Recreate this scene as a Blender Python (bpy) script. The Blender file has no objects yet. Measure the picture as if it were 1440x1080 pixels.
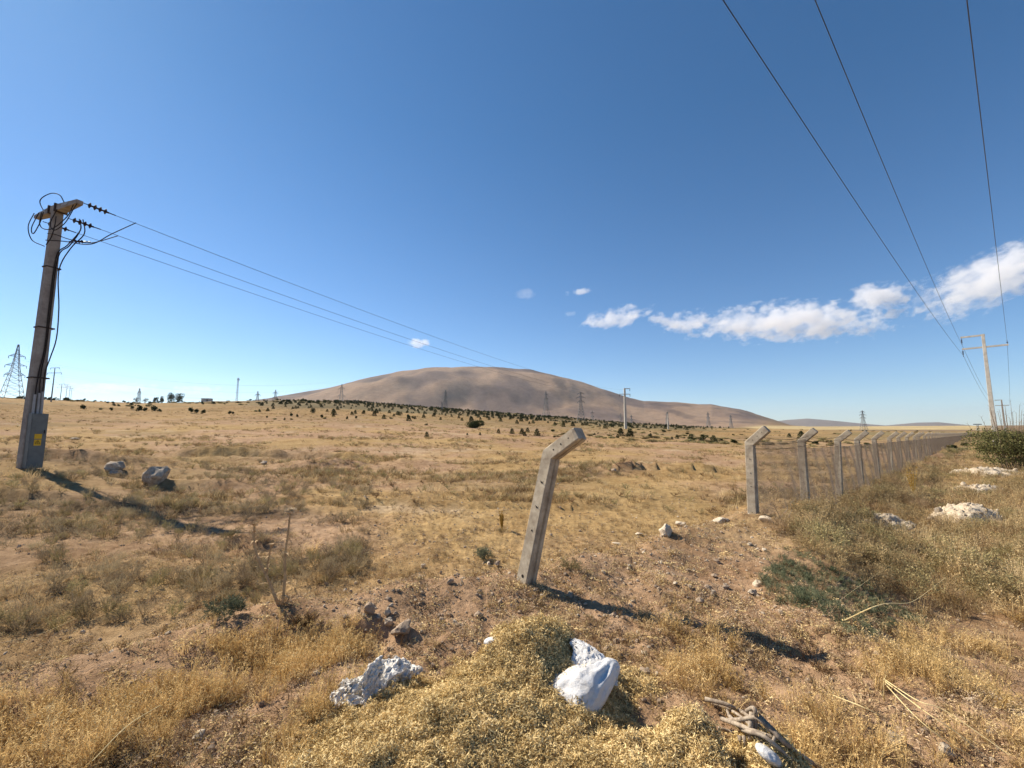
import bpy, bmesh, math, random
import numpy as np
from mathutils import Vector, Matrix
R = math.radians
scene = bpy.context.scene
COL = scene.collection

# ------------------------------------------------------------------ camera, sky, sun, exposure
PITCH = R(6.28); F = 600.0; EYE = 1.62
cam_data = bpy.data.cameras.new('camera'); cam = bpy.data.objects.new('camera', cam_data)
COL.objects.link(cam); scene.camera = cam
cam_data.sensor_width = 36; cam_data.lens = 15.0
cam_data.clip_start = 0.05; cam_data.clip_end = 60000
cam.location = (0, 0, EYE); cam.rotation_euler = (R(90) + PITCH, 0, 0)

SUN_AZ, SUN_EL = R(-61), R(41)
world = bpy.data.worlds.new('World'); scene.world = world; world.use_nodes = True
wn, wl = world.node_tree.nodes, world.node_tree.links
wn.clear()
sky = wn.new('ShaderNodeTexSky'); sky.sky_type = 'NISHITA'; sky.sun_disc = False
sky.sun_elevation = SUN_EL; sky.sun_rotation = SUN_AZ % (2 * math.pi)
sky.altitude = 1000; sky.air_density = 1.0; sky.dust_density = 0.25; sky.ozone_density = 2.6
hsv = wn.new('ShaderNodeHueSaturation'); hsv.inputs['Saturation'].default_value = 1.10
bg = wn.new('ShaderNodeBackground'); bg.inputs['Strength'].default_value = 0.082
wo = wn.new('ShaderNodeOutputWorld')
tcw = wn.new('ShaderNodeTexCoord'); sep = wn.new('ShaderNodeSeparateXYZ'); wl.new(tcw.outputs['Generated'], sep.inputs[0])
mrw = wn.new('ShaderNodeMapRange'); mrw.inputs['From Min'].default_value = 0.0; mrw.inputs['From Max'].default_value = 0.60; wl.new(sep.outputs['Z'], mrw.inputs['Value'])
cw = wn.new('ShaderNodeMix'); cw.data_type = 'RGBA'; wl.new(mrw.outputs[0], cw.inputs[0]); cw.inputs[6].default_value = (.80, .90, 1.0, 1); cw.inputs[7].default_value = (.53, .77, .89, 1)
mw_ = wn.new('ShaderNodeMix'); mw_.data_type = 'RGBA'; mw_.blend_type = 'MULTIPLY'; mw_.inputs[0].default_value = 1
wl.new(sky.outputs[0], mw_.inputs[6]); wl.new(cw.outputs[2], mw_.inputs[7]); wl.new(mw_.outputs[2], hsv.inputs['Color']); wl.new(hsv.outputs[0], bg.inputs['Color']); wl.new(bg.outputs[0], wo.inputs[0])

sd = bpy.data.lights.new('sun', 'SUN'); sd.energy = 5.0; sd.angle = R(0.53); sd.color = (1.0, 0.89, 0.72)
sun = bpy.data.objects.new('sun', sd); COL.objects.link(sun)
sun_dir = Vector((math.sin(SUN_AZ) * math.cos(SUN_EL), math.cos(SUN_AZ) * math.cos(SUN_EL), math.sin(SUN_EL)))
sun.rotation_euler = sun_dir.to_track_quat('Z', 'Y').to_euler(); sun.location = (0, 0, 50)

scene.view_settings.view_transform = 'Standard'; scene.view_settings.look = 'None'
scene.view_settings.gamma = 1; scene.view_settings.use_curve_mapping = False
scene.view_settings.exposure = 0.80
cy = scene.cycles
cy.use_denoising = True
try:
    cy.denoiser = 'OPENIMAGEDENOISE'; cy.denoising_input_passes = 'RGB_ALBEDO_NORMAL'
except Exception: pass
cy.max_bounces = 8; cy.diffuse_bounces = 3; cy.glossy_bounces = 2; cy.transmission_bounces = 4
cy.transparent_max_bounces = 8; cy.volume_bounces = 6; cy.volume_max_steps = 256
cy.use_adaptive_sampling = False

random.seed(7); rng = np.random.default_rng(7)

# ------------------------------------------------------------------ maths helpers
CP, SP = math.cos(PITCH), math.sin(PITCH)
def ray(px, py):
    u = (px - 720) / F; v = (540 - py) / F
    return np.array([u, CP - v * SP, SP + v * CP])
def project(x, y, z):
    z = z - EYE
    d = y * CP + z * SP
    d = np.where(d < 0.05, 0.05, d)
    v = (z * CP - y * SP) / d
    return 720 + F * x / d, 540 - F * v
def sstep(a, b, x):
    t = np.clip((x - a) / (b - a), 0, 1); return t * t * (3 - 2 * t)
def _h(ix, iy, seed):
    n = (ix * 374761393 + iy * 668265263 + seed * 1442695041).astype(np.int64) & 0xffffffff
    n = ((n ^ (n >> 13)) * 1274126177) & 0xffffffff
    return ((n ^ (n >> 16)) & 0xffff) / 65535.0
def vnoise(x, y, seed=0):
    xi = np.floor(x).astype(np.int64); yi = np.floor(y).astype(np.int64)
    fx = x - xi; fy = y - yi
    fx = fx * fx * (3 - 2 * fx); fy = fy * fy * (3 - 2 * fy)
    a = _h(xi, yi, seed); b = _h(xi + 1, yi, seed); c = _h(xi, yi + 1, seed); d = _h(xi + 1, yi + 1, seed)
    return (a + (b - a) * fx) * (1 - fy) + (c + (d - c) * fx) * fy
def fbm(x, y, seed=0, oct=4, gain=0.5):
    x = np.asarray(x, float); y = np.asarray(y, float)
    s = 0; a = 1; t = 0
    for i in range(oct):
        s = s + a * (vnoise(x, y, seed + i * 17) * 2 - 1); t += a; a *= gain
        x, y = x * 1.6 + y * 1.2 + 5.3, y * 1.6 - x * 1.2 + 9.1
    return s / t

# ------------------------------------------------------------------ terrain height
HZ = np.array([(0,557),(100,562),(200,566),(300,565),(400,562),(500,564),(600,572),(700,580),(800,588),(900,596),(1000,601),(1100,604),(1200,606),(1440,608)], float)
HILL = np.array([(300,572),(350,566),(375,562),(450,550),(500,538),(530,532),(560,525),(600,520),(650,518.5),(700,518.5),(750,523),(800,534),(850,550),(880,560),(905,566),(950,567),(1000,571),(1040,580),(1065,588),(1085,594),(1110,602),(1140,607)], float)
RIDGE = np.array([(960,606),(1060,597),(1110,592),(1135,590),(1170,593),(1210,597),(1245,600),(1290,596),(1320,595.5),(1345,598),(1375,601),(1410,604),(1440,606),(1500,606)], float)
def ang(tab):
    u = (tab[:, 0] - 720) / F; v = (540 - tab[:, 1]) / F
    Y = CP - v * SP; Z = SP + v * CP
    return np.arctan2(u, Y), Z / np.hypot(u, Y)
HZa, HZt = ang(HZ); HIa, HIt = ang(HILL); RIa, RIt = ang(RIDGE)
LINE_D = np.array([0.740, 0.672]); LINE_N = np.array([0.672, -0.740]); FENCE0 = np.array([4.57, 8.30]); BAY = 3.5
PLAT = [(-9, -6), (-5.2, 0), (-4.2, 2.2), (-3.3, 3.3), (-2.5, 3.95), (-1.2, 4.75), (0.1, 5.2), (1.6, 6.2), (4.0, 8.7), (6.4, 10.9), (7.2, 10.4), (5.6, 8.2), (4.6, 6.7), (3.3, 4.8), (3.0, 3.2), (3.2, 1), (4, -6)]
def sdf_poly(x, y, P):
    d = np.full(np.shape(x), 1e18); ins = np.zeros(np.shape(x), bool); n = len(P)
    for i in range(n):
        ax, ay = P[i]; bx, by = P[(i + 1) % n]
        ex, ey = bx - ax, by - ay
        t = np.clip(((x - ax) * ex + (y - ay) * ey) / (ex * ex + ey * ey), 0, 1)
        d = np.minimum(d, (x - ax - ex * t) ** 2 + (y - ay - ey * t) ** 2)
        c = ((ay > y) != (by > y)) & (x < (bx - ax) * (y - ay) / ((by - ay) if by != ay else 1e-9) + ax)
        ins ^= c
    d = np.sqrt(d); return np.where(ins, d, -d)
BANKS = [(-23, -15.5, 29, .75, 2.5), (-15.0, -10.5, 29.5, .55, 2.0), (-21.5, -16.5, 18.6, .50, 1.6), (-13.2, -9.8, 15.2, .30, 1.2), (-7.5, 2.8, 14.0, .13, 1.5), (5.0, 10.5, 21.5, .35, 2.0), (-11, -8.5, 12.6, .22, 1), (-15.5, -12.2, 12.2, .25, 1.2), (-6.3, -4.9, 9.2, .2, .8)]
MOUNDS = [  # x, y, height, radius x, radius y
    (-10.4, 24.0, 0.55, 2.6, 0.9), (-13.5, 26, 0.30, 3.5, 0.7), (-17.0, 27, 0.28, 4.0, 0.8), (-6.0, 26, 0.35, 2.2, 0.8),
    (-20.0, 18.6, 0.30, 2.4, 1.0), (-15.2, 17.0, -0.30, 2.2, 0.9), (-17.5, 20.5, 0.35, 2.6, 0.8),
    (4.2, 21.5, 0.35, 3.0, 0.8), (8.5, 21.5, 0.3, 2.5, 0.7), (-8.5, 12.4, 0.14, 2.6, 0.5), (-12.5, 12.2, 0.16, 2.0, 0.5), (-2.5, 15.5, 0.12, 5.0, 0.35),
    (-1.08, 3.52, -0.17, 0.16, 0.13), (-1.25, 3.75, 0.06, 0.18, 0.10), (-0.85, 3.5, 0.05, 0.14, 0.14),
    (2.25, 3.45, -0.09, 0.16, 0.10), (0.45, 4.35, 0.05, 0.5, 0.2), (1.6, 4.6, 0.08, 0.5, 0.3), (2.0, 5.4, 0.06, 0.6, 0.3), (-2.0, 3.9, 0.08, 0.8, 0.3), (-1.2, 2.9, 0.05, 0.3, 0.3)]
def H(x, y):
    x = np.atleast_1d(np.asarray(x, float)); y = np.atleast_1d(np.asarray(y, float))
    r = np.hypot(x, y) + 1e-6; az = np.arctan2(x, y)
    back = sstep(1.25, 2.2, np.abs(az))
    s = (np.interp(az, HZa, HZt) + 0.0045) / 0.93
    s = s * (1 - back)
    g = np.where(r < 380, np.maximum(r - 30, 0), 350 + 90 * (1 - np.exp(-np.maximum(r - 380, 0) / 90)))
    g = np.where(r < 30, 0, g)
    base = -0.5 + s * g
    far = sstep(420, 1500, r)
    base = base * (1 - far) + far * (-0.5 + s * 60)
    base = base + 22 * sstep(800, 2500, r) * sstep(R(22), R(31), az) * (1 - sstep(R(60), R(75), az))
    z = base
    # pole stands on slightly higher ground at the left
    z = z + 0.85 * np.exp(-((x + 20.5) / 7) ** 2 - ((y - 17.5) / 6) ** 2)
    # undulation
    z = z + fbm(x / 7, y / 7, 3, 3) * 0.16 * sstep(6, 18, r) * (1 + r / 60.0) / (1 + r / 200.0)
    z = z + fbm(x / 45, y / 45, 5, 3) * 1.2 * sstep(40, 160, r) * (1 - far)
    z = z + fbm(x / 1.7, y / 1.7, 8, 3) * 0.06
    near = 1 - sstep(12, 22, r)
    z = z + (fbm(x / 0.40, y / 0.40, 11, 3) * 0.055 + (np.abs(fbm(x / 0.15, y / 0.15, 12, 3)) - .25) * 0.05) * near
    sdv = sdf_poly(x, y, PLAT)
    edge = sstep(-1.0, 0.45, sdv + fbm(x / 0.8, y / 0.8, 21, 2) * 0.25)
    z = z + 0.5 * edge * (r < 60)
    z = z - 0.06 * sstep(0.9, 0.0, np.abs(sdv + 1.5)) * (r < 20)
    left = sstep(5.5, 2.0, x - .75 * y + 4) * (1 - sstep(14, 24, r))
    z = z - .38 * left * sstep(.2, 2.2, -sdv) * np.exp(-np.maximum(-sdv - 2.2, 0) / 6)
    z = z + .09 * np.exp(-((sdv - .45) / .35) ** 2) * (x < 3.2) * (r < 20) + .09 * fbm(x / .9, y / .9, 23, 3) * sstep(-.5, .3, sdv) * (r < 20) * sstep(2.5, 3.3, y)
    for mx, my, mh, ma, mb in MOUNDS:
        q = ((x - mx) / ma) ** 2 + ((y - my) / mb) ** 2
        z = z + mh * np.exp(-np.minimum(q, 40)) * (1 + 0.35 * fbm(x / 0.6, y / 0.6, 31, 2))
    for x0, x1, yl, bh, back_ in BANKS:
        yy = y - yl - fbm(x / 2.6, yl + x * 0, 35, 3) * 0.55
        ends = sstep(x0 - .8, x0 + .8, x) * (1 - sstep(x1 - .8, x1 + .8, x))
        z = z + bh * ends * (sstep(-.1, bh * .8 + .1, yy) * np.exp(-np.maximum(yy, 0) / back_) - .35 * np.exp(-(np.minimum(yy, 0) / .5) ** 2) * (yy < 0)) * (1 + .4 * fbm(x / .7, y / .7, 37, 2))
    # the big hill and the distant ridges
    D = 4200.0
    T = np.interp(az, HIa, HIt, left=-0.01, right=-0.01)
    up = sstep(2150, D, r) ** 0.85 * (1 - sstep(D, 6800, r))
    rid = 1 - np.abs(fbm(x / 620, y / 620, 41, 4))
    fold = fbm(x / 900, y / 900, 47, 3)
    shape = up * (1 + 0.0 * r) - up * (1 - up) * (0.55 * (rid - 0.75) + 0.55 * fold)
    z = z + np.maximum(T * D + 2 , 0) * np.clip(shape, 0, 1.03) * (r > 2000) + (r > 2000) * (fbm(x / 160, y / 160, 44, 3) * 7 + (.2 - np.abs(fbm(x / 330, y / 420, 43, 4))) * 18) * sstep(2100, 2900, r) * (T > 0)
    T2 = np.interp(az, RIa, RIt, left=0, right=0)
    z = z + np.maximum(T2 * 11000 + 2, 0) * sstep(8000, 11000, r) * (r > 7000)
    return z
def h1(x, y): return float(H(x, y)[0])
def hit(px, py, up=0.0, surf=None):
    """ground point seen at photograph pixel (px, py)"""
    d = ray(px, py); lo, hi = 0.5, 6000.0
    for n in (420, 60, 30):
        T = np.exp(np.linspace(math.log(lo), math.log(hi), n))
        below = EYE + d[2] * T < (surf or H)(d[0] * T, d[1] * T) + up
        if not below.any(): return float(d[0] * 400), float(d[1] * 400)
        i = int(np.argmax(below)); lo, hi = T[max(i - 1, 0)], T[i]
    return float(d[0] * hi), float(d[1] * hi)
def at_depth(px, py, Y):
    d = ray(px, py); p = d * (Y / d[1]); return float(p[0]), float(p[1]), float(EYE + p[2])

# straw heap in the foreground (height above the ground)
def heap(x, y):
    n = fbm(x / 0.6, y / 0.6, 61, 3) * 0.10 + (0.4 - np.abs(fbm(x / 0.30, y / 0.30, 66, 4))) * 0.045 + fbm(x / 0.07, y / 0.07, 64, 3) * 0.026
    a = 0.20 * (1 - ((x - 0.10) / 1.25) ** 2 - ((y - 2.05) / 1.25) ** 2)
    q = ((x - 0.11) / 0.31) ** 2 + ((y - 2.78) / 0.27) ** 2
    b = 0.31 * np.exp(-q ** 1.7)
    c = 0.24 * np.exp(-((x - 1.12) / 0.17) ** 2 - ((y - 2.0) / 0.2) ** 2) + 0.20 * np.exp(-((x - 0.82) / 0.12) ** 2 - ((y - 2.2) / 0.2) ** 2)
    shadow_dip = 0.24 * np.exp(-((x - 0.84) / 0.26) ** 2 - ((y - 2.50) / 0.28) ** 2) + 0.1 * np.exp(-((x - 0.98) / 0.05) ** 2 - ((y - 2.0) / 0.3) ** 2)  # wide hollow dug deeper to enlarge the shadow right of the sack
    return a + b + c - shadow_dip + n * (0.5 + 0.5 * sstep(-0.2, 0.15, a))
def HH(x, y): return H(x, y) + np.maximum(heap(np.atleast_1d(x), np.atleast_1d(y)), 0)

# ------------------------------------------------------------------ materials
def mat(name):
    m = bpy.data.materials.new(name); m.use_nodes = True
    nt = m.node_tree; b = nt.nodes['Principled BSDF']; b.inputs['Specular IOR Level'].default_value = 0.2
    b.inputs['Roughness'].default_value = 0.9
    return m, nt, b
def N(nt, t, **k):
    n = nt.nodes.new(t)
    for a, v in k.items(): setattr(n, a, v)
    return n
def mixc(nt, fac, a, b, blend='MIX'):
    m = N(nt, 'ShaderNodeMix', data_type='RGBA', blend_type=blend)
    for sock, v in ((m.inputs[0], fac), (m.inputs[6], a), (m.inputs[7], b)):
        if hasattr(v, 'is_linked') or hasattr(v, 'links'): nt.links.new(v, sock)
        elif isinstance(v, (tuple, list)): sock.default_value = (*v, 1) if len(v) == 3 else v
        else: sock.default_value = v
    return m.outputs[2]
def ramp(nt, src, lo, hi):
    m = N(nt, 'ShaderNodeMapRange'); m.inputs['From Min'].default_value = lo; m.inputs['From Max'].default_value = hi
    nt.links.new(src, m.inputs['Value']); return m.outputs[0]
def noise(nt, scale, detail=4, rough=0.6, coord=None, kind='Object'):
    n = N(nt, 'ShaderNodeTexNoise'); n.inputs['Scale'].default_value = scale; n.inputs['Detail'].default_value = detail; n.inputs['Roughness'].default_value = rough
    if coord is None: coord = N(nt, 'ShaderNodeTexCoord').outputs[kind]
    nt.links.new(coord, n.inputs['Vector']); return n.outputs[0]
def bump(nt, b, src, strength, dist):
    n = N(nt, 'ShaderNodeBump'); n.inputs['Strength'].default_value = strength; n.inputs['Distance'].default_value = dist
    nt.links.new(src, n.inputs['Height']); nt.links.new(n.outputs[0], b.inputs['Normal'])
def simple(name, c1, c2=None, scale=8, rough=0.9, bd=0.0, lo=.35, hi=.65, metal=0, kind='Object', detail=5):
    m, nt, b = mat(name)
    c2 = c2 or tuple(x * 0.75 for x in c1)
    n = noise(nt, scale, detail, 0.65, kind=kind)
    nt.links.new(mixc(nt, ramp(nt, n, lo, hi), c1, c2), b.inputs['Base Color'])
    b.inputs['Roughness'].default_value = rough; b.inputs['Metallic'].default_value = metal
    if bd: bump(nt, b, noise(nt, scale * 3, 5, 0.7, kind=kind), 0.8, bd)
    return m
def plant_mat(name, c1, c2, c3, transl=0.35):
    """three colours chosen per blade (attribute tone) and shifted per plant"""
    m, nt, b = mat(name)
    at = N(nt, 'ShaderNodeAttribute', attribute_name='tone'); oi = N(nt, 'ShaderNodeObjectInfo')
    c = mixc(nt, at.outputs['Fac'], c1, c2)
    c = mixc(nt, ramp(nt, oi.outputs['Random'], 0.25, 1.5), c, c3)
    hs = N(nt, 'ShaderNodeHueSaturation'); nt.links.new(c, hs.inputs['Color'])
    nt.links.new(ramp(nt, oi.outputs['Random'], -1.2, 0.8), hs.inputs['Value'])
    mr = hs.inputs['Value'].links[0].from_node; mr.inputs['From Min'].default_value = 0; mr.inputs['From Max'].default_value = 1
    mr.inputs['To Min'].default_value = 0.72; mr.inputs['To Max'].default_value = 1.25
    tr = N(nt, 'ShaderNodeBsdfTranslucent'); df = N(nt, 'ShaderNodeBsdfDiffuse'); ms = N(nt, 'ShaderNodeMixShader'); ms.inputs[0].default_value = transl
    nt.links.new(hs.outputs[0], tr.inputs[0]); nt.links.new(hs.outputs[0], df.inputs[0])
    nt.links.new(df.outputs[0], ms.inputs[1]); nt.links.new(tr.outputs[0], ms.inputs[2])
    nt.links.new(ms.outputs[0], nt.nodes['Material Output'].inputs[0])
    return m

M = {}
M['concrete'] = simple('weathered_concrete', (.46, .40, .31), (.27, .22, .165), 9, .95, .004)
M['pole_concrete'] = simple('pole_concrete', (.34, .31, .27), (.22, .19, .17), 3, .95, .004)
M['pale_concrete'] = simple('pale_pole_concrete', (.55, .52, .46), (.40, .37, .32), 3, .95)
M['hole'] = simple('wire_hole_dark', (.03, .025, .02), (.015, .012, .01), 40)
M['rust'] = simple('rusty_wire', (.10, .07, .055), (.05, .035, .03), 30, .7, 0, metal=.4)
M['mesh_wire'] = simple('dull_fence_wire', (.13, .105, .085), (.06, .045, .035), 12, .6, 0, metal=.5)
M['cable'] = simple('dark_cable', (.045, .035, .03), (.02, .018, .018), 10, .95)
M['line'] = simple('overhead_conductor', (.07, .07, .075), (.05, .05, .055), 3, .5, metal=.3)
M['insulator'] = simple('brown_insulator', (.05, .028, .022), (.03, .018, .016), 10, .25)
M['steel'] = simple('galvanised_steel', (.22, .22, .22), (.15, .15, .15), 1, .6, metal=.3)
M['box'] = simple('grey_cabinet_paint', (.16, .175, .17), (.125, .135, .135), 4, .55)
M['conduit'] = simple('grey_conduit', (.36, .36, .36), (.28, .28, .28), 5, .6)
M['yellow'] = simple('yellow_sign_paint', (.72, .45, .03), (.6, .36, .03), 12, .5)
M['black'] = simple('black_print', (.02, .02, .02), (.03, .03, .03), 5, .6)
M['rock'] = simple('grey_boulder', (.50, .42, .33), (.25, .20, .155), 4, .95, .02)
M['pale_rock'] = simple('pale_limestone', (.66, .57, .44), (.42, .33, .24), 9, .95, .01)
M['marl'] = simple('pale_marl_chips', (.68, .58, .44), (.44, .35, .25), 16, .95, .03)
M['brown_rock'] = simple('brown_stone', (.42, .33, .24), (.26, .19, .14), 14, .95, .006)
M['bark'] = simple('dry_bark', (.22, .16, .11), (.12, .09, .07), 12, .95, .004)
M['stick'] = simple('grey_dry_sticks', (.42, .35, .27), (.18, .14, .11), 25, .9, .003)
M['thistle'] = simple('dry_thistle_stem', (.52, .37, .21), (.30, .20, .11), 30, .9, .001)
M['thistle_head'] = simple('pale_thistle_down', (.75, .66, .50), (.50, .38, .24), 60, .9, .002)
M['wall'] = simple('far_shed_wall', (.55, .52, .48), (.45, .42, .38), 1, .9)
M['roof'] = simple('far_shed_roof', (.20, .17, .15), (.15, .13, .12), 1, .9)
M['dry_leaf'] = plant_mat('dry_straw_blades', (.62, .46, .24), (.27, .17, .07), (.64, .52, .32), .25)
M['gold_leaf'] = plant_mat('golden_grass_blades', (.78, .56, .25), (.30, .16, .045), (.76, .60, .33), .3)
M['brown_weed'] = plant_mat('brown_weed', (.42, .27, .14), (.13, .075, .038), (.50, .38, .24), .15)
M['olive_weed'] = plant_mat('olive_dry_shrub', (.42, .34, .18), (.22, .165, .08), (.34, .31, .15), .25)
M['straw_weed'] = plant_mat('bleached_dry_shrub', (.56, .43, .23), (.28, .19, .09), (.52, .40, .22), .25)
M['grey_green'] = plant_mat('grey_green_leaves', (.24, .25, .17), (.14, .16, .09), (.32, .31, .22), .25)
M['green'] = plant_mat('creeping_green_leaves', (.22, .25, .15), (.10, .125, .07), (.36, .33, .20), .2)
M['yellow_plant'] = plant_mat('yellow_stalk_flowers', (.50, .31, .06), (.34, .20, .04), (.56, .38, .1), .2)
M['sapling'] = plant_mat('dark_pine_needles', (.055, .065, .028), (.03, .038, .018), (.085, .085, .04), .1)
M['bush'] = plant_mat('dark_green_bush_leaves', (.06, .075, .03), (.035, .045, .02), (.09, .095, .04), .15)
M['shrub'] = plant_mat('olive_green_shrub_leaves', (.19, .19, .075), (.09, .10, .04), (.2, .17, .08), .25)
M['straw'] = plant_mat('straw_chaff_flakes', (.86, .67, .33), (.25, .15, .05), (.80, .64, .36), .1)
M['litter'] = plant_mat('dry_leaf_litter', (.55, .40, .25), (.16, .095, .05), (.68, .55, .40), .1)

def ground_mat():
    m, nt, b = mat('dry_steppe_soil')
    at = N(nt, 'ShaderNodeAttribute', attribute_name='tint')
    pos = N(nt, 'ShaderNodeNewGeometry').outputs['Position']
    n1 = noise(nt, 5.0, 8, .7, pos); n2 = noise(nt, 0.6, 6, .7, pos); n3 = noise(nt, 60, 3, .6, pos); n4 = noise(nt, 0.035, 5, .65, pos); n5 = noise(nt, 0.0065, 9, .75, pos)
    c = mixc(nt, ramp(nt, n1, .35, .7), at.outputs['Color'], (.50, .46, .42), 'MULTIPLY')
    c = mixc(nt, ramp(nt, n2, .45, .70), c, (.70, .64, .58), 'MULTIPLY')
    c = mixc(nt, ramp(nt, n4, .42, .68), c, (.78, .78, .74), 'MULTIPLY')
    c = mixc(nt, ramp(nt, n5, .44, .60), c, (.80, .77, .76), 'MULTIPLY')
    c = mixc(nt, ramp(nt, n3, .60, .75), c, (1.5, 1.45, 1.38), 'MULTIPLY')
    nt.links.new(c, b.inputs['Base Color'])
    add = N(nt, 'ShaderNodeMath', operation='ADD'); nt.links.new(n1, add.inputs[0]); nt.links.new(noise(nt, 28, 6, .7, pos), add.inputs[1])
    bump(nt, b, add.outputs[0], 0.9, 0.03)
    b.inputs['Roughness'].default_value = 1; b.inputs['Specular IOR Level'].default_value = 0.05
    return m
M['ground'] = ground_mat()
def chaff_mat():
    m, nt, b = mat('straw_chaff_bed')
    pos = N(nt, 'ShaderNodeNewGeometry').outputs['Position']
    c = mixc(nt, ramp(nt, noise(nt, 90, 4, .7, pos), .35, .65), (.40, .28, .13), (.12, .075, .035))
    nt.links.new(c, b.inputs['Base Color']); bump(nt, b, noise(nt, 70, 5, .7, pos), 1, .012); return m
M['chaff_bed'] = chaff_mat()
def plastic(name, c1, c2, tr=0.15, scale=9):
    m, nt, b = mat(name)
    n = noise(nt, scale, 6, .7)
    nt.links.new(mixc(nt, ramp(nt, n, .45, .75), c1, c2), b.inputs['Base Color'])
    b.inputs['Roughness'].default_value = 0.5; b.inputs['Specular IOR Level'].default_value = 0.4
    try: b.inputs['Subsurface Weight'].default_value = tr; b.inputs['Subsurface Radius'].default_value = (.02, .02, .02)
    except Exception: pass
    bump(nt, b, noise(nt, 22, 8, .8), .9, .012); return m
M['sack'] = plastic('white_woven_plastic', (.66, .66, .67), (.50, .46, .41))
M['bag'] = plastic('dusty_white_plastic', (.76, .73, .68), (.42, .36, .29), scale=14)
M['sheet'] = plastic('thin_grey_plastic_film', (.55, .54, .50), (.42, .40, .35))

# ------------------------------------------------------------------ object helpers
def tag(o, label=None, cat=None, group=None, kind=None):
    if label: o['label'] = label
    if cat: o['category'] = cat
    if group: o['group'] = group
    if kind: o['kind'] = kind
    return o
def link(name, me, parent=None, loc=None):
    o = bpy.data.objects.new(name, me); COL.objects.link(o)
    if parent: o.parent = parent
    if loc is not None: o.location = loc
    return o
def empty(name, loc=(0, 0, 0), rz=0):
    o = bpy.data.objects.new(name, None); COL.objects.link(o); o.location = loc; o.rotation_euler = (0, 0, rz); o.empty_display_size = .2
    return o
def mesh(name, V, Fc, m, smooth=False, tone=None):
    me = bpy.data.meshes.new(name); me.from_pydata([tuple(v) for v in V], [], [tuple(f) for f in Fc])
    if m: me.materials.append(m)
    if smooth: me.polygons.foreach_set('use_smooth', [True] * len(me.polygons))
    if tone is not None:
        a = me.attributes.new('tone', 'FLOAT', 'POINT'); a.data.foreach_set('value', np.asarray(tone, np.float32))
    me.update(); return me
class MB:
    def __init__(s): s.V = []; s.F = []; s.T = []
    def add(s, V, Fc, tone=0.5):
        n = len(s.V); s.V += [tuple(v) for v in V]; s.F += [tuple(i + n for i in f) for f in Fc]; s.T += [tone] * len(V)
    def box(s, c, size, rot=None):
        sx, sy, sz = (a / 2 for a in size)
        V = [Vector((x, y, z)) for z in (-sz, sz) for x, y in ((-sx, -sy), (sx, -sy), (sx, sy), (-sx, sy))]
        if rot: V = [rot @ v for v in V]
        s.add([v + Vector(c) for v in V], [(0, 3, 2, 1), (4, 5, 6, 7), (0, 1, 5, 4), (1, 2, 6, 5), (2, 3, 7, 6), (3, 0, 4, 7)])
    def bar(s, a, b, r, n=4, r2=None, tone=.5):
        a = Vector(a); b = Vector(b); d = (b - a)
        if d.length < 1e-6: return
        d.normalize(); u = d.orthogonal().normalized(); w = d.cross(u); r2 = r if r2 is None else r2
        V = []
        for p, q in ((a, r), (b, r2)):
            for i in range(n):
                t = 2 * math.pi * i / n; V.append(p + (u * math.cos(t) + w * math.sin(t)) * q)
        Fc = [(i, (i + 1) % n, n + (i + 1) % n, n + i) for i in range(n)] + [tuple(range(n))[::-1], tuple(range(n, 2 * n))]
        s.add(V, Fc, tone)
    def tube(s, pts, r, n=6, r2=None, tone=.5):
        pts = [Vector(p) for p in pts]; m = len(pts); r2 = r if r2 is None else r2
        V = []; u = (pts[1] - pts[0]).normalized().orthogonal().normalized()
        for i, p in enumerate(pts):
            d = (pts[min(i + 1, m - 1)] - pts[max(i - 1, 0)]).normalized()
            u = (u - d * u.dot(d)).normalized(); w = d.cross(u); q = r + (r2 - r) * i / (m - 1)
            for k in range(n):
                t = 2 * math.pi * k / n; V.append(p + (u * math.cos(t) + w * math.sin(t)) * q)
        Fc = [(i * n + k, i * n + (k + 1) % n, (i + 1) * n + (k + 1) % n, (i + 1) * n + k) for i in range(m - 1) for k in range(n)]
        Fc += [tuple(range(n))[::-1], tuple(range((m - 1) * n, m * n))]
        s.add(V, Fc, tone)
    def ribbon(s, pts, w, side, tone=.5, tip=0.15):
        """flat tapering blade along pts"""
        m = len(pts); V = []
        for i, p in enumerate(pts):
            q = w * (1 - (1 - tip) * (i / (m - 1)) ** 1.5) / 2
            V += [Vector(p) - side * q, Vector(p) + side * q]
        s.add(V, [(2 * i, 2 * i + 1, 2 * i + 3, 2 * i + 2) for i in range(m - 1)], tone)
    def build(s, name, m, parent=None, loc=None, smooth=False):
        return link(name, mesh(name, s.V, s.F, m, smooth, s.T), parent, loc)
    def data(s, name, m, smooth=False): return mesh(name, s.V, s.F, m, smooth, s.T)
def rv(a=1.0): return Vector((random.uniform(-a, a), random.uniform(-a, a), random.uniform(-a, a)))
def bez(a, b, c, n):
    a, b, c = Vector(a), Vector(b), Vector(c)
    return [a * (1 - t) ** 2 + b * 2 * t * (1 - t) + c * t * t for t in (i / n for i in range(n + 1))]
def spline(P, n=6):
    P = [Vector(p) for p in P]; out = []
    Q = [P[0] * 2 - P[1]] + P + [P[-1] * 2 - P[-2]]
    for i in range(1, len(Q) - 2):
        for k in range(n):
            t = k / n; p0, p1, p2, p3 = Q[i - 1:i + 3]
            out.append(0.5 * ((2 * p1) + (p2 - p0) * t + (2 * p0 - 5 * p1 + 4 * p2 - p3) * t * t + (3 * p1 - p0 - 3 * p2 + p3) * t ** 3))
    out.append(P[-1]); return out

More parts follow.
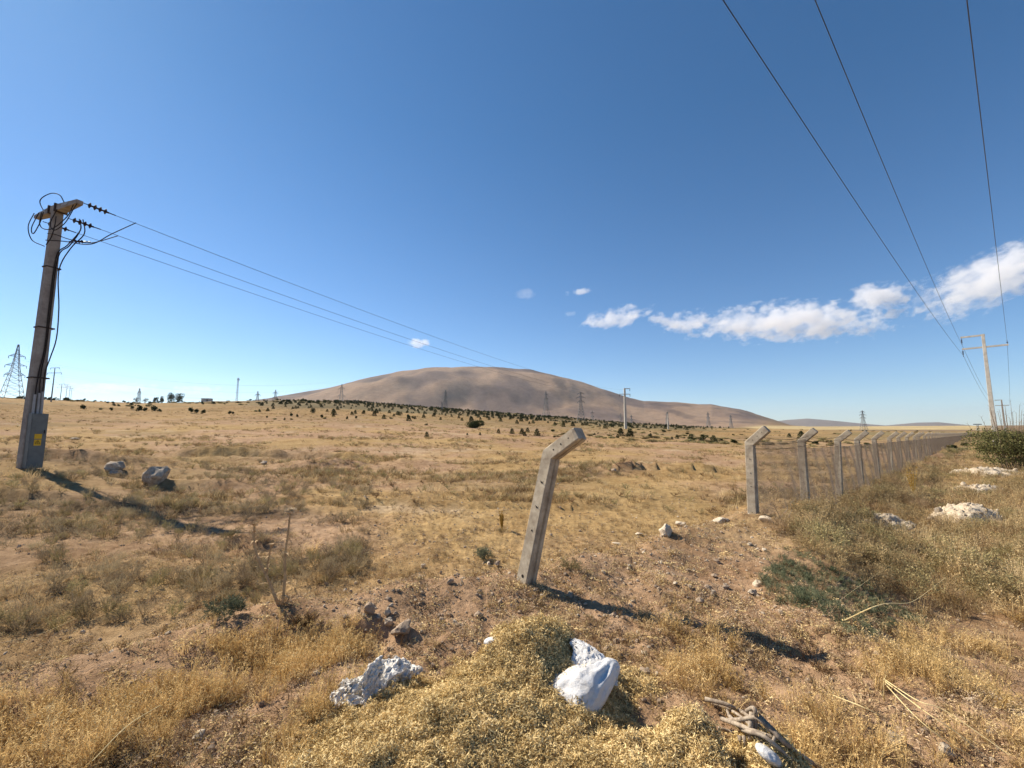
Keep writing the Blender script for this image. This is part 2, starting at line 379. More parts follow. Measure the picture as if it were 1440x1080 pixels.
# ================================================================== GROUND
def build_ground():
    dense = np.radians(np.linspace(-62, 62, 740)); rest = np.radians(np.linspace(62, 298, 60)[1:-1])
    A = np.concatenate([dense, rest]); nA = len(A)
    Rr = np.exp(np.linspace(math.log(0.35), math.log(15000), 700)); nR = len(Rr)
    a, r = np.meshgrid(A, Rr); x = r * np.sin(a); y = r * np.cos(a)
    z = H(x.ravel(), y.ravel()).reshape(x.shape)
    V = np.stack([x, y, z], -1).reshape(-1, 3)
    V = np.vstack([V, [[0, 0, h1(0, 0)]]])
    i = np.arange(nR - 1)[:, None] * nA; j = np.arange(nA)[None, :]; j2 = (j + 1) % nA
    q = np.stack([i + j, i + nA + j, i + nA + j2, i + j2], -1).reshape(-1, 4)[:, ::-1]
    c = len(V) - 1
    tri = np.stack([np.full(nA, c), (np.arange(nA) + 1) % nA, np.arange(nA)], -1)
    me = bpy.data.meshes.new('ground')
    nl = q.size + tri.size
    me.vertices.add(len(V)); me.vertices.foreach_set('co', V.astype(np.float32).ravel())
    me.loops.add(nl); me.loops.foreach_set('vertex_index', np.concatenate([q.ravel(), tri.ravel()]).astype(np.int32))
    me.polygons.add(len(q) + len(tri))
    st = np.concatenate([np.arange(len(q)) * 4, q.size + np.arange(len(tri)) * 3])
    me.polygons.foreach_set('loop_start', st.astype(np.int32))
    me.update(calc_edges=True); me.validate()
    me.polygons.foreach_set('use_smooth', [True] * len(me.polygons))
    # base colours of the soil, the dry sward and the scrub on the hill
    X, Y = V[:, 0], V[:, 1]; rr = np.hypot(X, Y); azz = np.arctan2(X, Y)
    dirt = np.array([.46, .31, .195]); grass = np.array([.47, .325, .155]); olive = np.array([.34, .25, .125]); pale = np.array([.56, .44, .30])
    g1 = sstep(-.25, .35, fbm(X / 5, Y / 5, 71, 4)); g2 = sstep(.05, .5, fbm(X / 14, Y / 9, 75, 4)); g3 = sstep(.25, .6, fbm(X / 3.2, Y / 3.2, 79, 4))
    C = dirt * (1 - g1[:, None]) + grass * g1[:, None]
    C = C * (1 - .7 * g2[:, None]) + olive * .7 * g2[:, None]
    C = C * (1 - .6 * g3[:, None]) + pale * .6 * g3[:, None]
    for sx_, sy_, ra, rb, am in [(-13.6, 11.9, 1.5, .5, .8), (-9.6, 12.0, 1.9, .55, .85), (-6.6, 11.6, 1.2, .45, .8), (-11.5, 14.9, 1.6, .4, .6), (-19, 18.2, 2.4, .5, .6)]:  # dark spots: shade of the hollow edges at left, painted into the tint
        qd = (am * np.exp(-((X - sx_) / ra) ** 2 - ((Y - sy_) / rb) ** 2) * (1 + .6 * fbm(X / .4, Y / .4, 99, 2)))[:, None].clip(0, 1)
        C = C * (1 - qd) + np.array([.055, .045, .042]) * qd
    lf = (sstep(.2, .9, -azz) * sstep(5, 9, rr) * (1 - sstep(30, 60, rr)) * .6)[:, None]
    C = C * (1 - .6 * lf) + np.array([.30, .215, .125]) * .6 * lf
    near = (1 - sstep(5, 9, rr))[:, None]
    C = C * (1 - near) + dirt * near
    # far fields: paler tan patches, olive planted slope
    f = sstep(60, 140, rr)
    ft = np.array([.43, .295, .145]); fo = np.array([.275, .225, .12]); fp = np.array([.54, .41, .23])
    k1 = sstep(-.3, .3, fbm(X / 60, Y / 60, 81, 4))[:, None]; k2 = sstep(.2, .55, fbm(X / 35, Y / 35, 85, 3))[:, None]
    CF = ft * k1 + fo * (1 - k1); CF = CF * (1 - .5 * k2) + fp * .5 * k2
    slope = (sstep(120, 200, rr) * (1 - sstep(R(24), R(30), np.abs(azz + R(4)))))[:, None]
    CF = CF * (1 - .7 * slope) + np.array([.225, .19, .115]) * .7 * slope
    C = C * (1 - f[:, None]) + CF * f[:, None]
    # plain beyond the crest, with the pale harvested strip on the right
    pl = sstep(500, 900, rr)[:, None]
    CP_ = np.array([.30, .215, .125]) + .06 * (fbm(X / 260, Y / 90, 88, 3)[:, None])
    C = C * (1 - pl) + CP_ * pl
    strip = (sstep(1250, 1350, rr) * (1 - sstep(2250, 2450, rr)) * sstep(R(27), R(30), azz) * (1 - sstep(R(47), R(48.5), azz)) * (azz > 0))[:, None]
    C = C * (1 - strip) + np.array([.62, .50, .27]) * strip
    # hill: brown-violet scrub, bare tan slopes
    hl = (sstep(2100, 2500, rr) * (1 - sstep(R(29), R(32), azz)))[:, None]
    hn = fbm(X / 520, Y / 700, 91, 5); hm = fbm(X / 190, Y / 260, 95, 4)
    low = 1 - sstep(2600, 3900, rr)
    bare = sstep(-.05, .28, hn + .35 * low - .12)[:, None]; dark = sstep(.05, .32, hm - .5 * hn - .1)[:, None]
    CH = np.array([.20, .15, .13]) * (1 - bare) + np.array([.36, .26, .185]) * bare
    CH = CH * (1 - .5 * dark) + np.array([.065, .052, .052]) * .5 * dark
    C = C * (1 - hl) + CH * hl
    rd = sstep(7000, 8500, rr)[:, None]; C = C * (1 - rd) + np.array([.20, .17, .15]) * rd
    C = np.clip(C, 0.01, 1)
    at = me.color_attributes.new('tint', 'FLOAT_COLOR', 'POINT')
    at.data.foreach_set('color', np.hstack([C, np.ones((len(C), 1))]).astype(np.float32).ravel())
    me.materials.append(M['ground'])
    o = link('ground', me); tag(o, 'dry brown steppe with low berm in front and a bare rounded hill far behind', 'ground', kind='structure')
    return o
build_ground()

# ================================================================== SCATTERING
PROTO = bpy.data.collections.new('plant_sources')     # not linked to the scene
def proto_collection(name, meshes):
    c = bpy.data.collections.new(name)
    for i, me in enumerate(meshes):
        o = bpy.data.objects.new('%s_%02d' % (name, i), me); c.objects.link(o)
    return c
def scatter(name, pts, rot, scl, idx, coll, label, cat, parent=None):
    pts = np.asarray(pts, np.float32); n = len(pts)
    me = bpy.data.meshes.new(name); me.vertices.add(n); me.vertices.foreach_set('co', pts.ravel())
    a = me.attributes.new('rot', 'FLOAT_VECTOR', 'POINT'); a.data.foreach_set('vector', np.asarray(rot, np.float32).ravel())
    a = me.attributes.new('scl', 'FLOAT_VECTOR', 'POINT'); a.data.foreach_set('vector', np.asarray(scl, np.float32).ravel())
    a = me.attributes.new('idx', 'INT', 'POINT'); a.data.foreach_set('value', np.asarray(idx, np.int32))
    me.update()
    o = link(name, me, parent)
    ng = bpy.data.node_groups.new(name + '_nodes', 'GeometryNodeTree')
    ng.interface.new_socket('Geometry', in_out='INPUT', socket_type='NodeSocketGeometry')
    ng.interface.new_socket('Geometry', in_out='OUTPUT', socket_type='NodeSocketGeometry')
    gi = ng.nodes.new('NodeGroupInput'); go = ng.nodes.new('NodeGroupOutput')
    ip = ng.nodes.new('GeometryNodeInstanceOnPoints'); ci = ng.nodes.new('GeometryNodeCollectionInfo')
    ci.inputs['Collection'].default_value = coll; ci.inputs['Separate Children'].default_value = True; ci.inputs['Reset Children'].default_value = True
    ip.inputs['Pick Instance'].default_value = True
    def attr(nm, t):
        k = ng.nodes.new('GeometryNodeInputNamedAttribute'); k.data_type = t; k.inputs['Name'].default_value = nm; return k.outputs['Attribute']
    L = ng.links.new
    L(gi.outputs[0], ip.inputs['Points']); L(ci.outputs[0], ip.inputs['Instance'])
    L(attr('idx', 'INT'), ip.inputs['Instance Index']); L(attr('rot', 'FLOAT_VECTOR'), ip.inputs['Rotation']); L(attr('scl', 'FLOAT_VECTOR'), ip.inputs['Scale'])
    L(ip.outputs[0], go.inputs[0])
    md = o.modifiers.new('spread', 'NODES'); md.node_group = ng
    if parent is None: tag(o, label, cat, kind='stuff')
    else: o['kind'] = 'stuff'
    return o

def tuft(n, h, spread, lean, w, heads=0.0, droop=.4, m='dry_leaf', seg=3):
    b = MB()
    for _ in range(n):
        t = random.uniform(0, 6.28); q = spread * math.sqrt(random.random())
        p = Vector((math.cos(t) * q, math.sin(t) * q, -.01)); hh = h * random.uniform(.45, 1.1); t2 = t + random.gauss(0, .8)
        out = Vector((math.cos(t2), math.sin(t2), 0)); l = lean * random.uniform(.2, 1.4) * hh
        tip = p + out * l + Vector((0, 0, hh)); mid = p + out * l * .25 + Vector((0, 0, hh * .65))
        if random.random() < droop: tip = p + out * (l + hh * .4) + Vector((0, 0, hh * .72))
        pts = bez(p, mid, tip, seg); side = Vector((math.cos(t2 + 1.2), math.sin(t2 + 1.2), 0)); tn = random.random()
        b.ribbon(pts, w, side, tn)
        if random.random() < heads:
            d = (pts[-1] - pts[-2]).normalized()
            for k in range(random.randint(3, 6)):
                s0 = pts[-1] - d * random.uniform(0, .045); dd = (d * .6 + rv(.8) + Vector((0, 0, -.45))).normalized() * random.uniform(.016, .034)
                sd_ = dd.cross(rv()).normalized() * .0036
                b.add([s0, s0 + dd * .5 + sd_, s0 + dd, s0 + dd * .5 - sd_], [(0, 1, 2, 3)], tn * .5)
    return b.data('tuft', M[m])
def twiggy(h, spread, nb, m, depth=3, w=.006, leafy=0):
    """bushy branching dry weed"""
    b = MB()
    def grow(p, d, l, lv, wd):
        e = p + d * l + Vector((0, 0, l * .08)); mid = (p + e) / 2 + rv(.08) * l
        side = d.cross(rv()).normalized(); b.ribbon([p, mid, e], wd, side, random.random(), .5)
        if leafy and lv <= 1:
            for _ in range(leafy):
                q = p + (e - p) * random.random(); dd = (rv() + d * .5).normalized() * random.uniform(.012, .03) * (h / .4) ; s2 = dd.cross(rv()).normalized() * dd.length * .25
                b.add([q, q + dd * .5 + s2, q + dd, q + dd * .5 - s2], [(0, 1, 2, 3)], random.random())
        if lv > 0:
            for _ in range(3):
                nd = (d + rv(.75) + Vector((0, 0, .15))).normalized(); grow(p + (e - p) * random.uniform(.45, 1), nd, l * random.uniform(.5, .75), lv - 1, wd * .7)
    for _ in range(nb):
        t = random.uniform(0, 6.28); d = Vector((math.cos(t) * spread, math.sin(t) * spread, 1)).normalized()
        d = (d + rv(.25)).normalized(); grow(Vector((random.uniform(-.02, .02), random.uniform(-.02, .02), -.01)), d, h * random.uniform(.35, .55), depth, w)
    return b.data('weed', M[m])
def flakes(n, rad, size, m, height=.012):
    b = MB()
    for _ in range(n):
        t = random.uniform(0, 6.28); q = rad * math.sqrt(random.random()); p = Vector((math.cos(t) * q, math.sin(t) * q, random.uniform(-.002, height)))
        d = Vector((random.gauss(0, 1), random.gauss(0, 1), random.gauss(0, .45))).normalized() * size * random.uniform(.5, 1.6)
        s = d.cross(rv()).normalized() * size * random.uniform(.10, .22)
        b.add([p - d * .5 - s * .5, p - d * .45 + s, p + d * .5 + s * .4, p + d * .45 - s], [(0, 1, 2, 3)], random.random())
    return b.data('flakes', M[m])
def clump(n, rx, rz, size, m, gaps=0.25, base=0.0, tall=1.0):
    """leaf clump: many small leaf faces filling an uneven volume"""
    b = MB(); lobes = [(rv(.55), random.uniform(.45, .75)) for _ in range(7)]
    for _ in range(n):
        c, q = random.choice(lobes); d = rv().normalized() * q * random.uniform(.55, 1)
        p = c + d; p = Vector((p.x * rx, p.y * rx, max(.0, (p.z * .8 + 1) * rz * tall + base)))
        a = rv().normalized() * size * random.uniform(.5, 1.2); s = a.cross(rv()).normalized() * size * .5
        b.add([p - a, p + s, p + a, p - s], [(0, 1, 2, 3)], random.random())
    return b
def stone_data(name, seed, m, flat=.7, sub=2, rough=.28):
    bm = bmesh.new(); bmesh.ops.create_icosphere(bm, subdivisions=sub, radius=1)
    rs = random.Random(seed); cuts = [(Vector((rs.gauss(0, 1), rs.gauss(0, 1), rs.gauss(0, 1))).normalized(), rs.uniform(.55, .85)) for _ in range(11)]
    for v in bm.verts:
        p = v.co.copy()
        for nrm, dd in cuts:
            e = p.dot(nrm) - dd
            if e > 0: p -= nrm * e * .92
        from mathutils import noise as mn
        p *= 1 + rough * mn.noise(p * 1.7 + Vector((seed, 0, 0))) + rough * .35 * mn.noise(p * 5 + Vector((0, seed, 0)))
        v.co = Vector((p.x, p.y * .85, p.z * flat))
    me = bpy.data.meshes.new(name); bm.to_mesh(me); bm.free(); me.materials.append(M[m]); return me

# sources
c_gold = proto_collection('gold_tuft', [tuft(30, .26, .06, .35, .0048, .8, .35, 'gold_leaf') for _ in range(4)] + [tuft(20, .36, .035, .25, .0042, .9, .2, 'gold_leaf') for _ in range(2)] + [tuft(34, .15, .08, 1.0, .005, .5, .9, 'brown_weed'), twiggy(.16, 1.0, 9, 'brown_weed', 2, .004, 1)])
c_dry = proto_collection('dry_tuft', [tuft(34, .17, .09, .6, .004, .2, .4, 'dry_leaf') for _ in range(4)] + [twiggy(.16, .9, 7, 'brown_weed', 2, .004) for _ in range(3)])
c_field = proto_collection('field_tuft', [tuft(46, .22, .16, .5, .010, 0, .4, 'dry_leaf', 2) for _ in range(3)] + [twiggy(.22, 1.0, 9, 'brown_weed', 2, .010) for _ in range(2)] + [twiggy(.26, .9, 9, 'olive_weed', 2, .011) for _ in range(2)])
M['dusk_weed'] = plant_mat('grey_brown_twigs', (.42, .33, .22), (.19, .14, .085), (.46, .38, .22), .25)
c_scrub = proto_collection('scrub_tuft', [twiggy(.26, 1.0, 13, 'dusk_weed', 3, .006) for _ in range(3)] + [twiggy(.22, .9, 12, 'olive_weed', 3, .006, 1), tuft(40, .20, .12, .5, .006, .2, .3, 'dry_leaf')])
c_weed = proto_collection('low_weed', [twiggy(.10, 1.1, 7, 'brown_weed', 2, .005) for _ in range(3)] + [tuft(13, .08, .05, .8, .006, .8, .4, 'dry_leaf') for _ in range(3)] + [flakes(34, .07, .016, 'litter', .02) for _ in range(3)])
c_shrub = proto_collection('twig_shrub', [twiggy(.46, .8, 12, 'straw_weed', 3, .005, 1) for _ in range(2)] + [twiggy(.50, .8, 12, 'olive_weed', 3, .005, 1)] + [twiggy(.42, .9, 13, 'brown_weed', 3, .0045) for _ in range(2)] + [tuft(60, .48, .12, .4, .005, .6, .3, 'dry_leaf') for _ in range(2)])
c_litter = proto_collection('litter_patch', [flakes(40, .08, .013, 'litter', .015) for _ in range(4)] + [flakes(30, .07, .018, 'straw', .012) for _ in range(2)])
c_chaff = proto_collection('chaff_patch', [flakes(60, .05, .011, 'straw', .016) for _ in range(5)])
c_peb = proto_collection('pebble', [stone_data('pebble', i, 'brown_rock', .7, 1) for i in range(3)] + [stone_data('pebble', 9, 'pale_rock', .7, 1)])
c_green = proto_collection('green_leafy', [twiggy(.15, 1.6, 10, 'green', 2, .004, 5) for _ in range(3)] + [twiggy(.14, 1.3, 10, 'brown_weed', 2, .004)])

def sample(n, r0, r1, a0=-58, a1=58, power=0):
    """points in a sector of the ground, evenly spread in log distance when power = 0"""
    a = np.radians(rng.uniform(a0, a1, n)); u = rng.random(n)
    if power == 0: r = r0 * (r1 / r0) ** u
    else: r = (r0 ** power + (r1 ** power - r0 ** power) * u) ** (1 / power)
    return r * np.sin(a), r * np.cos(a)
def rs3(n, tilt=.15):
    return np.stack([rng.normal(0, tilt, n), rng.normal(0, tilt, n), rng.uniform(0, 6.283, n)], -1)
def sc(n, lo, hi, zvar=.25):
    s = rng.uniform(lo, hi, n); return np.stack([s, s, s * rng.uniform(1 - zvar, 1 + zvar, n)], -1)
def box01(px, py, x0, y0, x1, y1, f=60):
    return sstep(x0 - f, x0 + f, px) * (1 - sstep(x1 - f, x1 + f, px)) * sstep(y0 - f / 2, y0 + f / 2, py) * (1 - sstep(y1 - f / 2, y1 + f / 2, py))
def in_poly(px, py, P, soft=35):
    return sstep(-soft, soft, sdf_poly(px, py, P))
P_LEFT = [(-300, 1000), (60, 990), (230, 930), (380, 890), (500, 885), (520, 950), (460, 1030), (480, 1300), (-300, 1300)]
P_RIGHT = [(905, 880), (1010, 905), (1120, 960), (1230, 940), (1330, 860), (1420, 800), (1800, 760), (1800, 1300), (1120, 1300), (1060, 1010), (930, 960)]
P_RMID = [(1110, 745), (1180, 700), (1290, 655), (1390, 640), (1500, 650), (1700, 800), (1500, 870), (1330, 860), (1180, 800)]

# golden grass in front
x, y = sample(60000, 1.3, 9, power=1.3)
z = H(x, y); px, py = project(x, y, z)
nz = fbm(x / .5, y / .5, 101, 3)
d = 1 - 0.0 * px; d = np.maximum(in_poly(px, py, P_LEFT) * sstep(-.20, .20, nz), in_poly(px, py, P_RIGHT) * sstep(-.15, .25, nz) * .75)
d *= (heap(x, y) < .03) * (1 - .9 * np.exp(-((px - 1062) / 42) ** 2 - ((py - 1040) / 38) ** 2)) * (1 - .9 * np.exp(-((px - 525) / 45) ** 2 - ((py - 990) / 38) ** 2))
k = rng.random(len(x)) < d * .62
x, y, z = x[k], y[k], z[k]; n = len(x)
scatter('golden_grass', np.stack([x, y, z], -1), rs3(n, .26), sc(n, .28, .66), rng.integers(0, 8, n), c_gold, 'golden dry seeding grass thick in both bottom corners', 'dry grass')
n_gold = n
# dry tufts and weeds on the berm and behind it
x, y = sample(70000, 1.6, 16, power=.8)
z = H(x, y); px, py = project(x, y, z); nz = fbm(x / .7, y / .7, 111, 3)
d = .10 + .90 * sstep(.05, .40, nz); d *= (heap(x, y) < .02) * (1 - .35 * box01(px, py, 450, 690, 1080, 880))
k = rng.random(len(x)) < d * .55
x, y, z = x[k], y[k], z[k]; n = len(x)
scatter('low_weeds', np.stack([x, y, z], -1), rs3(n), sc(n, .35, 1.0), rng.integers(0, 9, n), c_weed, 'low brown weeds and dry litter covering the near ground', 'weeds')
# tufts of the middle distance
x, y = sample(52000, 5, 40, power=.35)
z = H(x, y); px, py = project(x, y, z); nz = fbm(x / 2.2, y / 1.6, 121, 4)
d = .04 + .96 * sstep(.05, .45, nz); d = np.maximum(d, in_poly(px, py, P_RMID)); d *= (sdf_poly(x, y, PLAT) < .1) + .05
d *= 1 - .6 * box01(px, py, 450, 690, 1000, 800)
k = rng.random(len(x)) < d * .62 * (1 - .5 * box01(px, py, 380, 620, 1050, 800))
x, y, z = x[k], y[k], z[k]; n = len(x)
scatter('dry_tufts', np.stack([x, y, z], -1), rs3(n), sc(n, .5, 1.15), rng.integers(0, 7, n), c_dry, 'dry tussocks and brown weeds dotting the field behind the berm', 'dry grass')
x, y = sample(15000, 4.5, 30, -58, -8, power=.5)
z = H(x, y); px, py = project(x, y, z); nz = fbm(x / 1.5, y / 1.1, 181, 3) + .4 * fbm(x / 5, y / 4, 183, 2)
k = (rng.random(len(x)) < (.05 + sstep(.05, .5, nz)) * .42) & (sdf_poly(x, y, PLAT) < -.3) & (px < 520)
x, y, z = x[k], y[k], z[k]; n = len(x)
scatter('grey_brown_scrub', np.stack([x, y, z], -1), rs3(n, .1), sc(n, .45, 1.25), rng.integers(0, 5, n), c_scrub, 'soft grey brown dry scrub on the low ground left of the berm', 'scrub')
x, y = sample(60000, 14, 190, power=.12)
z = H(x, y); nz = fbm(x / 4.5, y / 3, 131, 4) + .25 * fbm(x / 25, y / 18, 135, 2)
k = rng.random(len(x)) < (.05 + .95 * sstep(.05, .5, nz)) * .8
x, y, z = x[k], y[k], z[k]; n = len(x); rr = np.hypot(x, y)
s = sc(n, .6, 1.3); s *= (1 + np.clip(rr / 90, 0, 1.2))[:, None]; s[:, 2] *= 1 / (1 + np.clip(rr / 90, 0, 1.2))
scatter('steppe_tufts', np.stack([x, y, z], -1), rs3(n, .08), s, rng.integers(0, 7, n), c_field, 'dry straw coloured tussocks over the wide field', 'dry grass')
# tall twiggy growth along the fence and right side
x, y = sample(16000, 3.2, 60, 8, 58, power=.5)
z = H(x, y); px, py = project(x, y, z); nz = fbm(x / 1.2, y / 1.2, 141, 3)
off = (x - FENCE0[0]) * LINE_N[0] + (y - FENCE0[1]) * LINE_N[1]
along = (x - FENCE0[0]) * LINE_D[0] + (y - FENCE0[1]) * LINE_D[1]
d = in_poly(px, py, P_RMID, 25) * (off > -.4) * sstep(-.5, .1, nz) * (1 - .8 * box01(px, py, 1320, 655, 1410, 745, 15))
k = rng.random(len(x)) < d * .75
x, y, z = x[k], y[k], z[k]; n = len(x)
scatter('tall_dry_weeds', np.stack([x, y, z], -1), rs3(n), sc(n, .5, 1.05), rng.integers(0, 7, n), c_shrub, 'tall dry twiggy weeds filling the strip right of the fence', 'weeds')
# litter and pebbles
x, y = sample(42000, 1.4, 11, power=1.0)
z = HH(x, y); k = (heap(x, y) < .02) & (rng.random(len(x)) < (.12 + .88 * sstep(-.05, .3, fbm(x / .4, y / .4, 151, 2))) * .8)
x, y, z = x[k], y[k], z[k]; n = len(x)
scatter('dry_litter', np.stack([x, y, z + .003], -1), rs3(n, .2), sc(n, .5, 1.2), rng.integers(0, 6, n), c_litter, 'fragments of dry stalks and leaves strewn over the bare soil', 'litter')
x, y = sample(42000, 1.6, 34, power=.5)
z = H(x, y); px, py = project(x, y, z); d = .25 + .75 * box01(px, py, 450, 680, 1080, 960)
k = (rng.random(len(x)) < d) & (heap(x, y) < .02)
x, y, z = x[k], y[k], z[k]; n = len(x)
s = np.exp(rng.normal(-4.55, .55, n)); s = np.clip(s, .004, .05)
scatter('gravel', np.stack([x, y, z + s * .2], -1), rs3(n, .5), np.stack([s, s, s], -1), rng.integers(0, 4, n), c_peb, 'small brown and pale stones scattered on the bare earth', 'gravel')
# green creeping plant on the right of the berm
P_GREEN = [(1075, 795), (1130, 790), (1180, 815), (1235, 845), (1290, 875), (1260, 895), (1190, 880), (1120, 850), (1080, 825)]
x, y = sample(26000, 3, 8, 20, 50, power=1)
z = H(x, y); px, py = project(x, y, z); k = rng.random(len(x)) < in_poly(px, py, P_GREEN, 22) * .45 * sstep(-.3, .2, fbm(x / .25, y / .25, 145, 3))
x, y, z = x[k], y[k], z[k]; n = len(x)
scatter('green_ground_cover', np.stack([x, y, z], -1), rs3(n, .3), sc(n, .35, .8), rng.integers(0, 4, n), c_green, 'grey green creeping plants sprawled on the slope right of the berm', 'ground cover')

# ================================================================== STRAW HEAP
def build_heap():
    root = empty('straw_heap', (0.1, 2.2, h1(.1, 2.2)))
    tag(root, 'spilled heap of pale straw chaff at the bottom centre in front of the leaning post', 'straw heap')
    nx, ny = 260, 260
    xs = np.linspace(-1.4, 1.6, nx); ys = np.linspace(.55, 3.75, ny); gx, gy = np.meshgrid(xs, ys)
    hp = heap(gx.ravel(), gy.ravel()); z = H(gx.ravel(), gy.ravel()) + np.where(hp > 0, hp, np.maximum(hp * 1.0, -.05) - .004)
    V = np.stack([gx.ravel(), gy.ravel(), z], -1) - np.array(root.location)
    keep = hp > -.02; Fc = []
    for j in range(ny - 1):
        for i in range(nx - 1):
            a = j * nx + i
            if keep[a] or keep[a + 1] or keep[a + nx] or keep[a + nx + 1]: Fc.append((a, a + 1, a + nx + 1, a + nx))
    used = np.unique(np.array(Fc)); mp = -np.ones(len(V), int); mp[used] = np.arange(len(used))
    me = mesh('chaff_mound', V[used], mp[np.array(Fc)], M['chaff_bed'], True); link('chaff_mound', me, root)
    n = 90000; x = rng.uniform(-1.35, 1.55, n); y = rng.uniform(.9, 3.7, n); hp = heap(x, y)
    k = rng.random(n) < sstep(-.06, .06, hp) * .36; x, y = x[k], y[k]; n = len(x)
    z = HH(x, y) + .002
    e = .01; gx = (HH(x + e, y) - HH(x - e, y)) / (2 * e); gy = (HH(x, y + e) - HH(x, y - e)) / (2 * e)
    rot = np.stack([np.arctan(gy), -np.arctan(gx), np.zeros(n)], -1) + rs3(n, .15)
    rot[:, 2] = rng.uniform(-.4, .4, n)
    P = np.stack([x, y, z], -1) - np.array(root.location)
    scatter('chaff_flakes', P, rot, sc(n, .6, 1.25), rng.integers(0, 5, n), c_chaff, '', '', root)
build_heap()

# ================================================================== CONCRETE FENCE POSTS
def post_mesh(name, shaft, arm=.42, w=.135, angle=R(47), chip=0):
    """bent post: cross-section with a groove, swept along shaft and arm. local +X = arm side, Y = width"""
    hw = w / 2; g = .018; c = .010
    sec = [(-hw, -hw + c), (-hw + c, -hw), (hw - c, -hw), (hw, -hw + c), (hw, -g), (hw - .014, -g * .7), (hw - .014, g * .7), (hw, g), (hw, hw - c), (hw - c, hw), (-hw + c, hw), (-hw, hw - c)]
    n = len(sec); V = []; rs = random.Random(chip)
    st = [(Vector((0, 0, z)), 0.0, 1 + .10 * (1 - z / max(shaft, .1)) if z > 0 else 1.1) for z in [-.35, 0, shaft * .25, shaft * .5, shaft * .75, shaft - .05]]
    st += [(Vector((0, 0, shaft)), angle / 2, 1.0)]
    ax = Vector((math.sin(angle), 0, math.cos(angle)))
    st += [(Vector((0, 0, shaft)) + ax * t, angle, 1.0) for t in (.07, arm * .5, arm - .03, arm)]
    for i, (p, a, s) in enumerate(st):
        k = 1 / math.cos(angle / 2) if i == 6 else 1
        last = i == len(st) - 1
        for (sx, sy) in sec:
            q = .9 if last else 1
            off = Vector((math.cos(a) * sx * s * k * q, sy * s * q, -math.sin(a) * sx * s * k * q))
            V.append(p + off + Vector((rs.uniform(-1, 1), rs.uniform(-1, 1), rs.uniform(-1, 1))) * .0035)
    m = len(st)
    Fc = [(i * n + k, i * n + (k + 1) % n, (i + 1) * n + (k + 1) % n, (i + 1) * n + k) for i in range(m - 1) for k in range(n)]
    Fc += [tuple(range(n))[::-1], tuple(range((m - 1) * n, m * n))]
    return mesh(name, V, Fc, M['concrete'])
def post_frame(x, y, lean_x=0, lean_y=0):
    """rotation: local X -> fence normal (towards the road), Y -> fence direction, then a lean in world axes"""
    ang_ = math.atan2(LINE_N[1], LINE_N[0])
    rot = Matrix.Rotation(ang_, 4, 'Z')
    L = Matrix.Rotation(lean_x, 4, 'Y') @ Matrix.Rotation(lean_y, 4, 'X')
    return Matrix.Translation((x, y, h1(x, y))) @ L @ rot
def holes(shaft, w=.135, big=None):
    """small dark wire holes on the face that looks along the fence, local -Y side"""
    out = []; hw = w / 2 * 1.06
    def hole(p, q, r): b = MB(); b.bar(p, q, r, 7); out.append(b.data('bolt_hole', M['hole']))
    for z in (shaft * .12, shaft * .45, shaft * .62, shaft * .80):
        hole((0.008, -hw - .004, z), (.008, -hw + .02, z), .017 if big and z < shaft * .2 else .009)
    ax = Vector((math.sin(R(47)), 0, math.cos(R(47))))
    for t in (.10, .21, .32):
        p = Vector((0, 0, shaft)) + ax * t; hole(p + Vector((0, -w / 2 - .0025, 0)), p + Vector((0, -w / 2 + .02, 0)), .0085)
    return out
def wire_stub(z, w, side=-1, k=0):
    b = MB(); rs = random.Random(k)
    b.tube(spline([(.0, -w / 2 - .002, z), (.012, -w / 2 - .018, z + .004), (.035, -w / 2 - .012, z - .006 - rs.random() * .01), (.055, -w / 2 - .02, z + .008)], 4), .0028, 5); return b

lx, ly = hit(737, 819)
lp = empty('leaning_post'); lp.matrix_world = Matrix.Translation((0, 0, -.085)) @ post_frame(lx, ly, R(11.5), R(5))
tag(lp, 'lone bent concrete fence post leaning right at the centre, no wire attached', 'concrete post')
link('post_shaft', post_mesh('post_shaft', 1.40, .42, .138, R(47), 3), lp)
for me_ in holes(1.40, .138, True): link('bolt_hole', me_, lp)
for k, z in enumerate((.88, 1.13)): wire_stub(z, .158, k=k).build('wire_stub', M['rust'], lp)

fence = empty('chain_link_fence', (float(FENCE0[0]), float(FENCE0[1]), h1(*FENCE0)))
tag(fence, 'chain link fence on bent concrete posts running away to the right', 'fence')
bpy.context.view_layer.update()
NP = 58; posts = []
pm_first = post_mesh('fence_post', 1.46, .42, .15, R(47), 11); pm_b = [post_mesh('fence_post', 1.90, .42, .15, R(47), 20 + i) for i in range(3)]
hmesh = holes(1.46, .15)
for i in range(NP):
    p = FENCE0 + LINE_D * BAY * i; r = random.uniform
    mw = post_frame(p[0], p[1], R(r(-1.2, 2.0)) if i else R(.8), R(r(-1.5, 1.5)) if i else 0)
    zt = 1.62 + [0.0, 0.0, -.03, -.06][min(i, 3)] - .013 * max(min(i, 24) - 3, 0) - .006 * max(i - 24, 0)      # height of the bend in world z = eye level less a little
    bend = zt - .26 + (0.02 if i == 0 else 0)
    sh = 1.46 if i == 0 else 1.90
    mw.translation.z = bend - sh
    o = link('fence_post', pm_first if i == 0 else pm_b[i % 3], fence); o.matrix_world = mw
    if i < 3:
        for me_ in hmesh: link('bolt_hole', me_, o)
    posts.append((np.array(mw.translation), sh, mw))
bpy.context.view_layer.update()
for o, (a, b, mw) in zip([c for c in fence.children if c.name.startswith('fence_post')], posts): o.matrix_world = mw
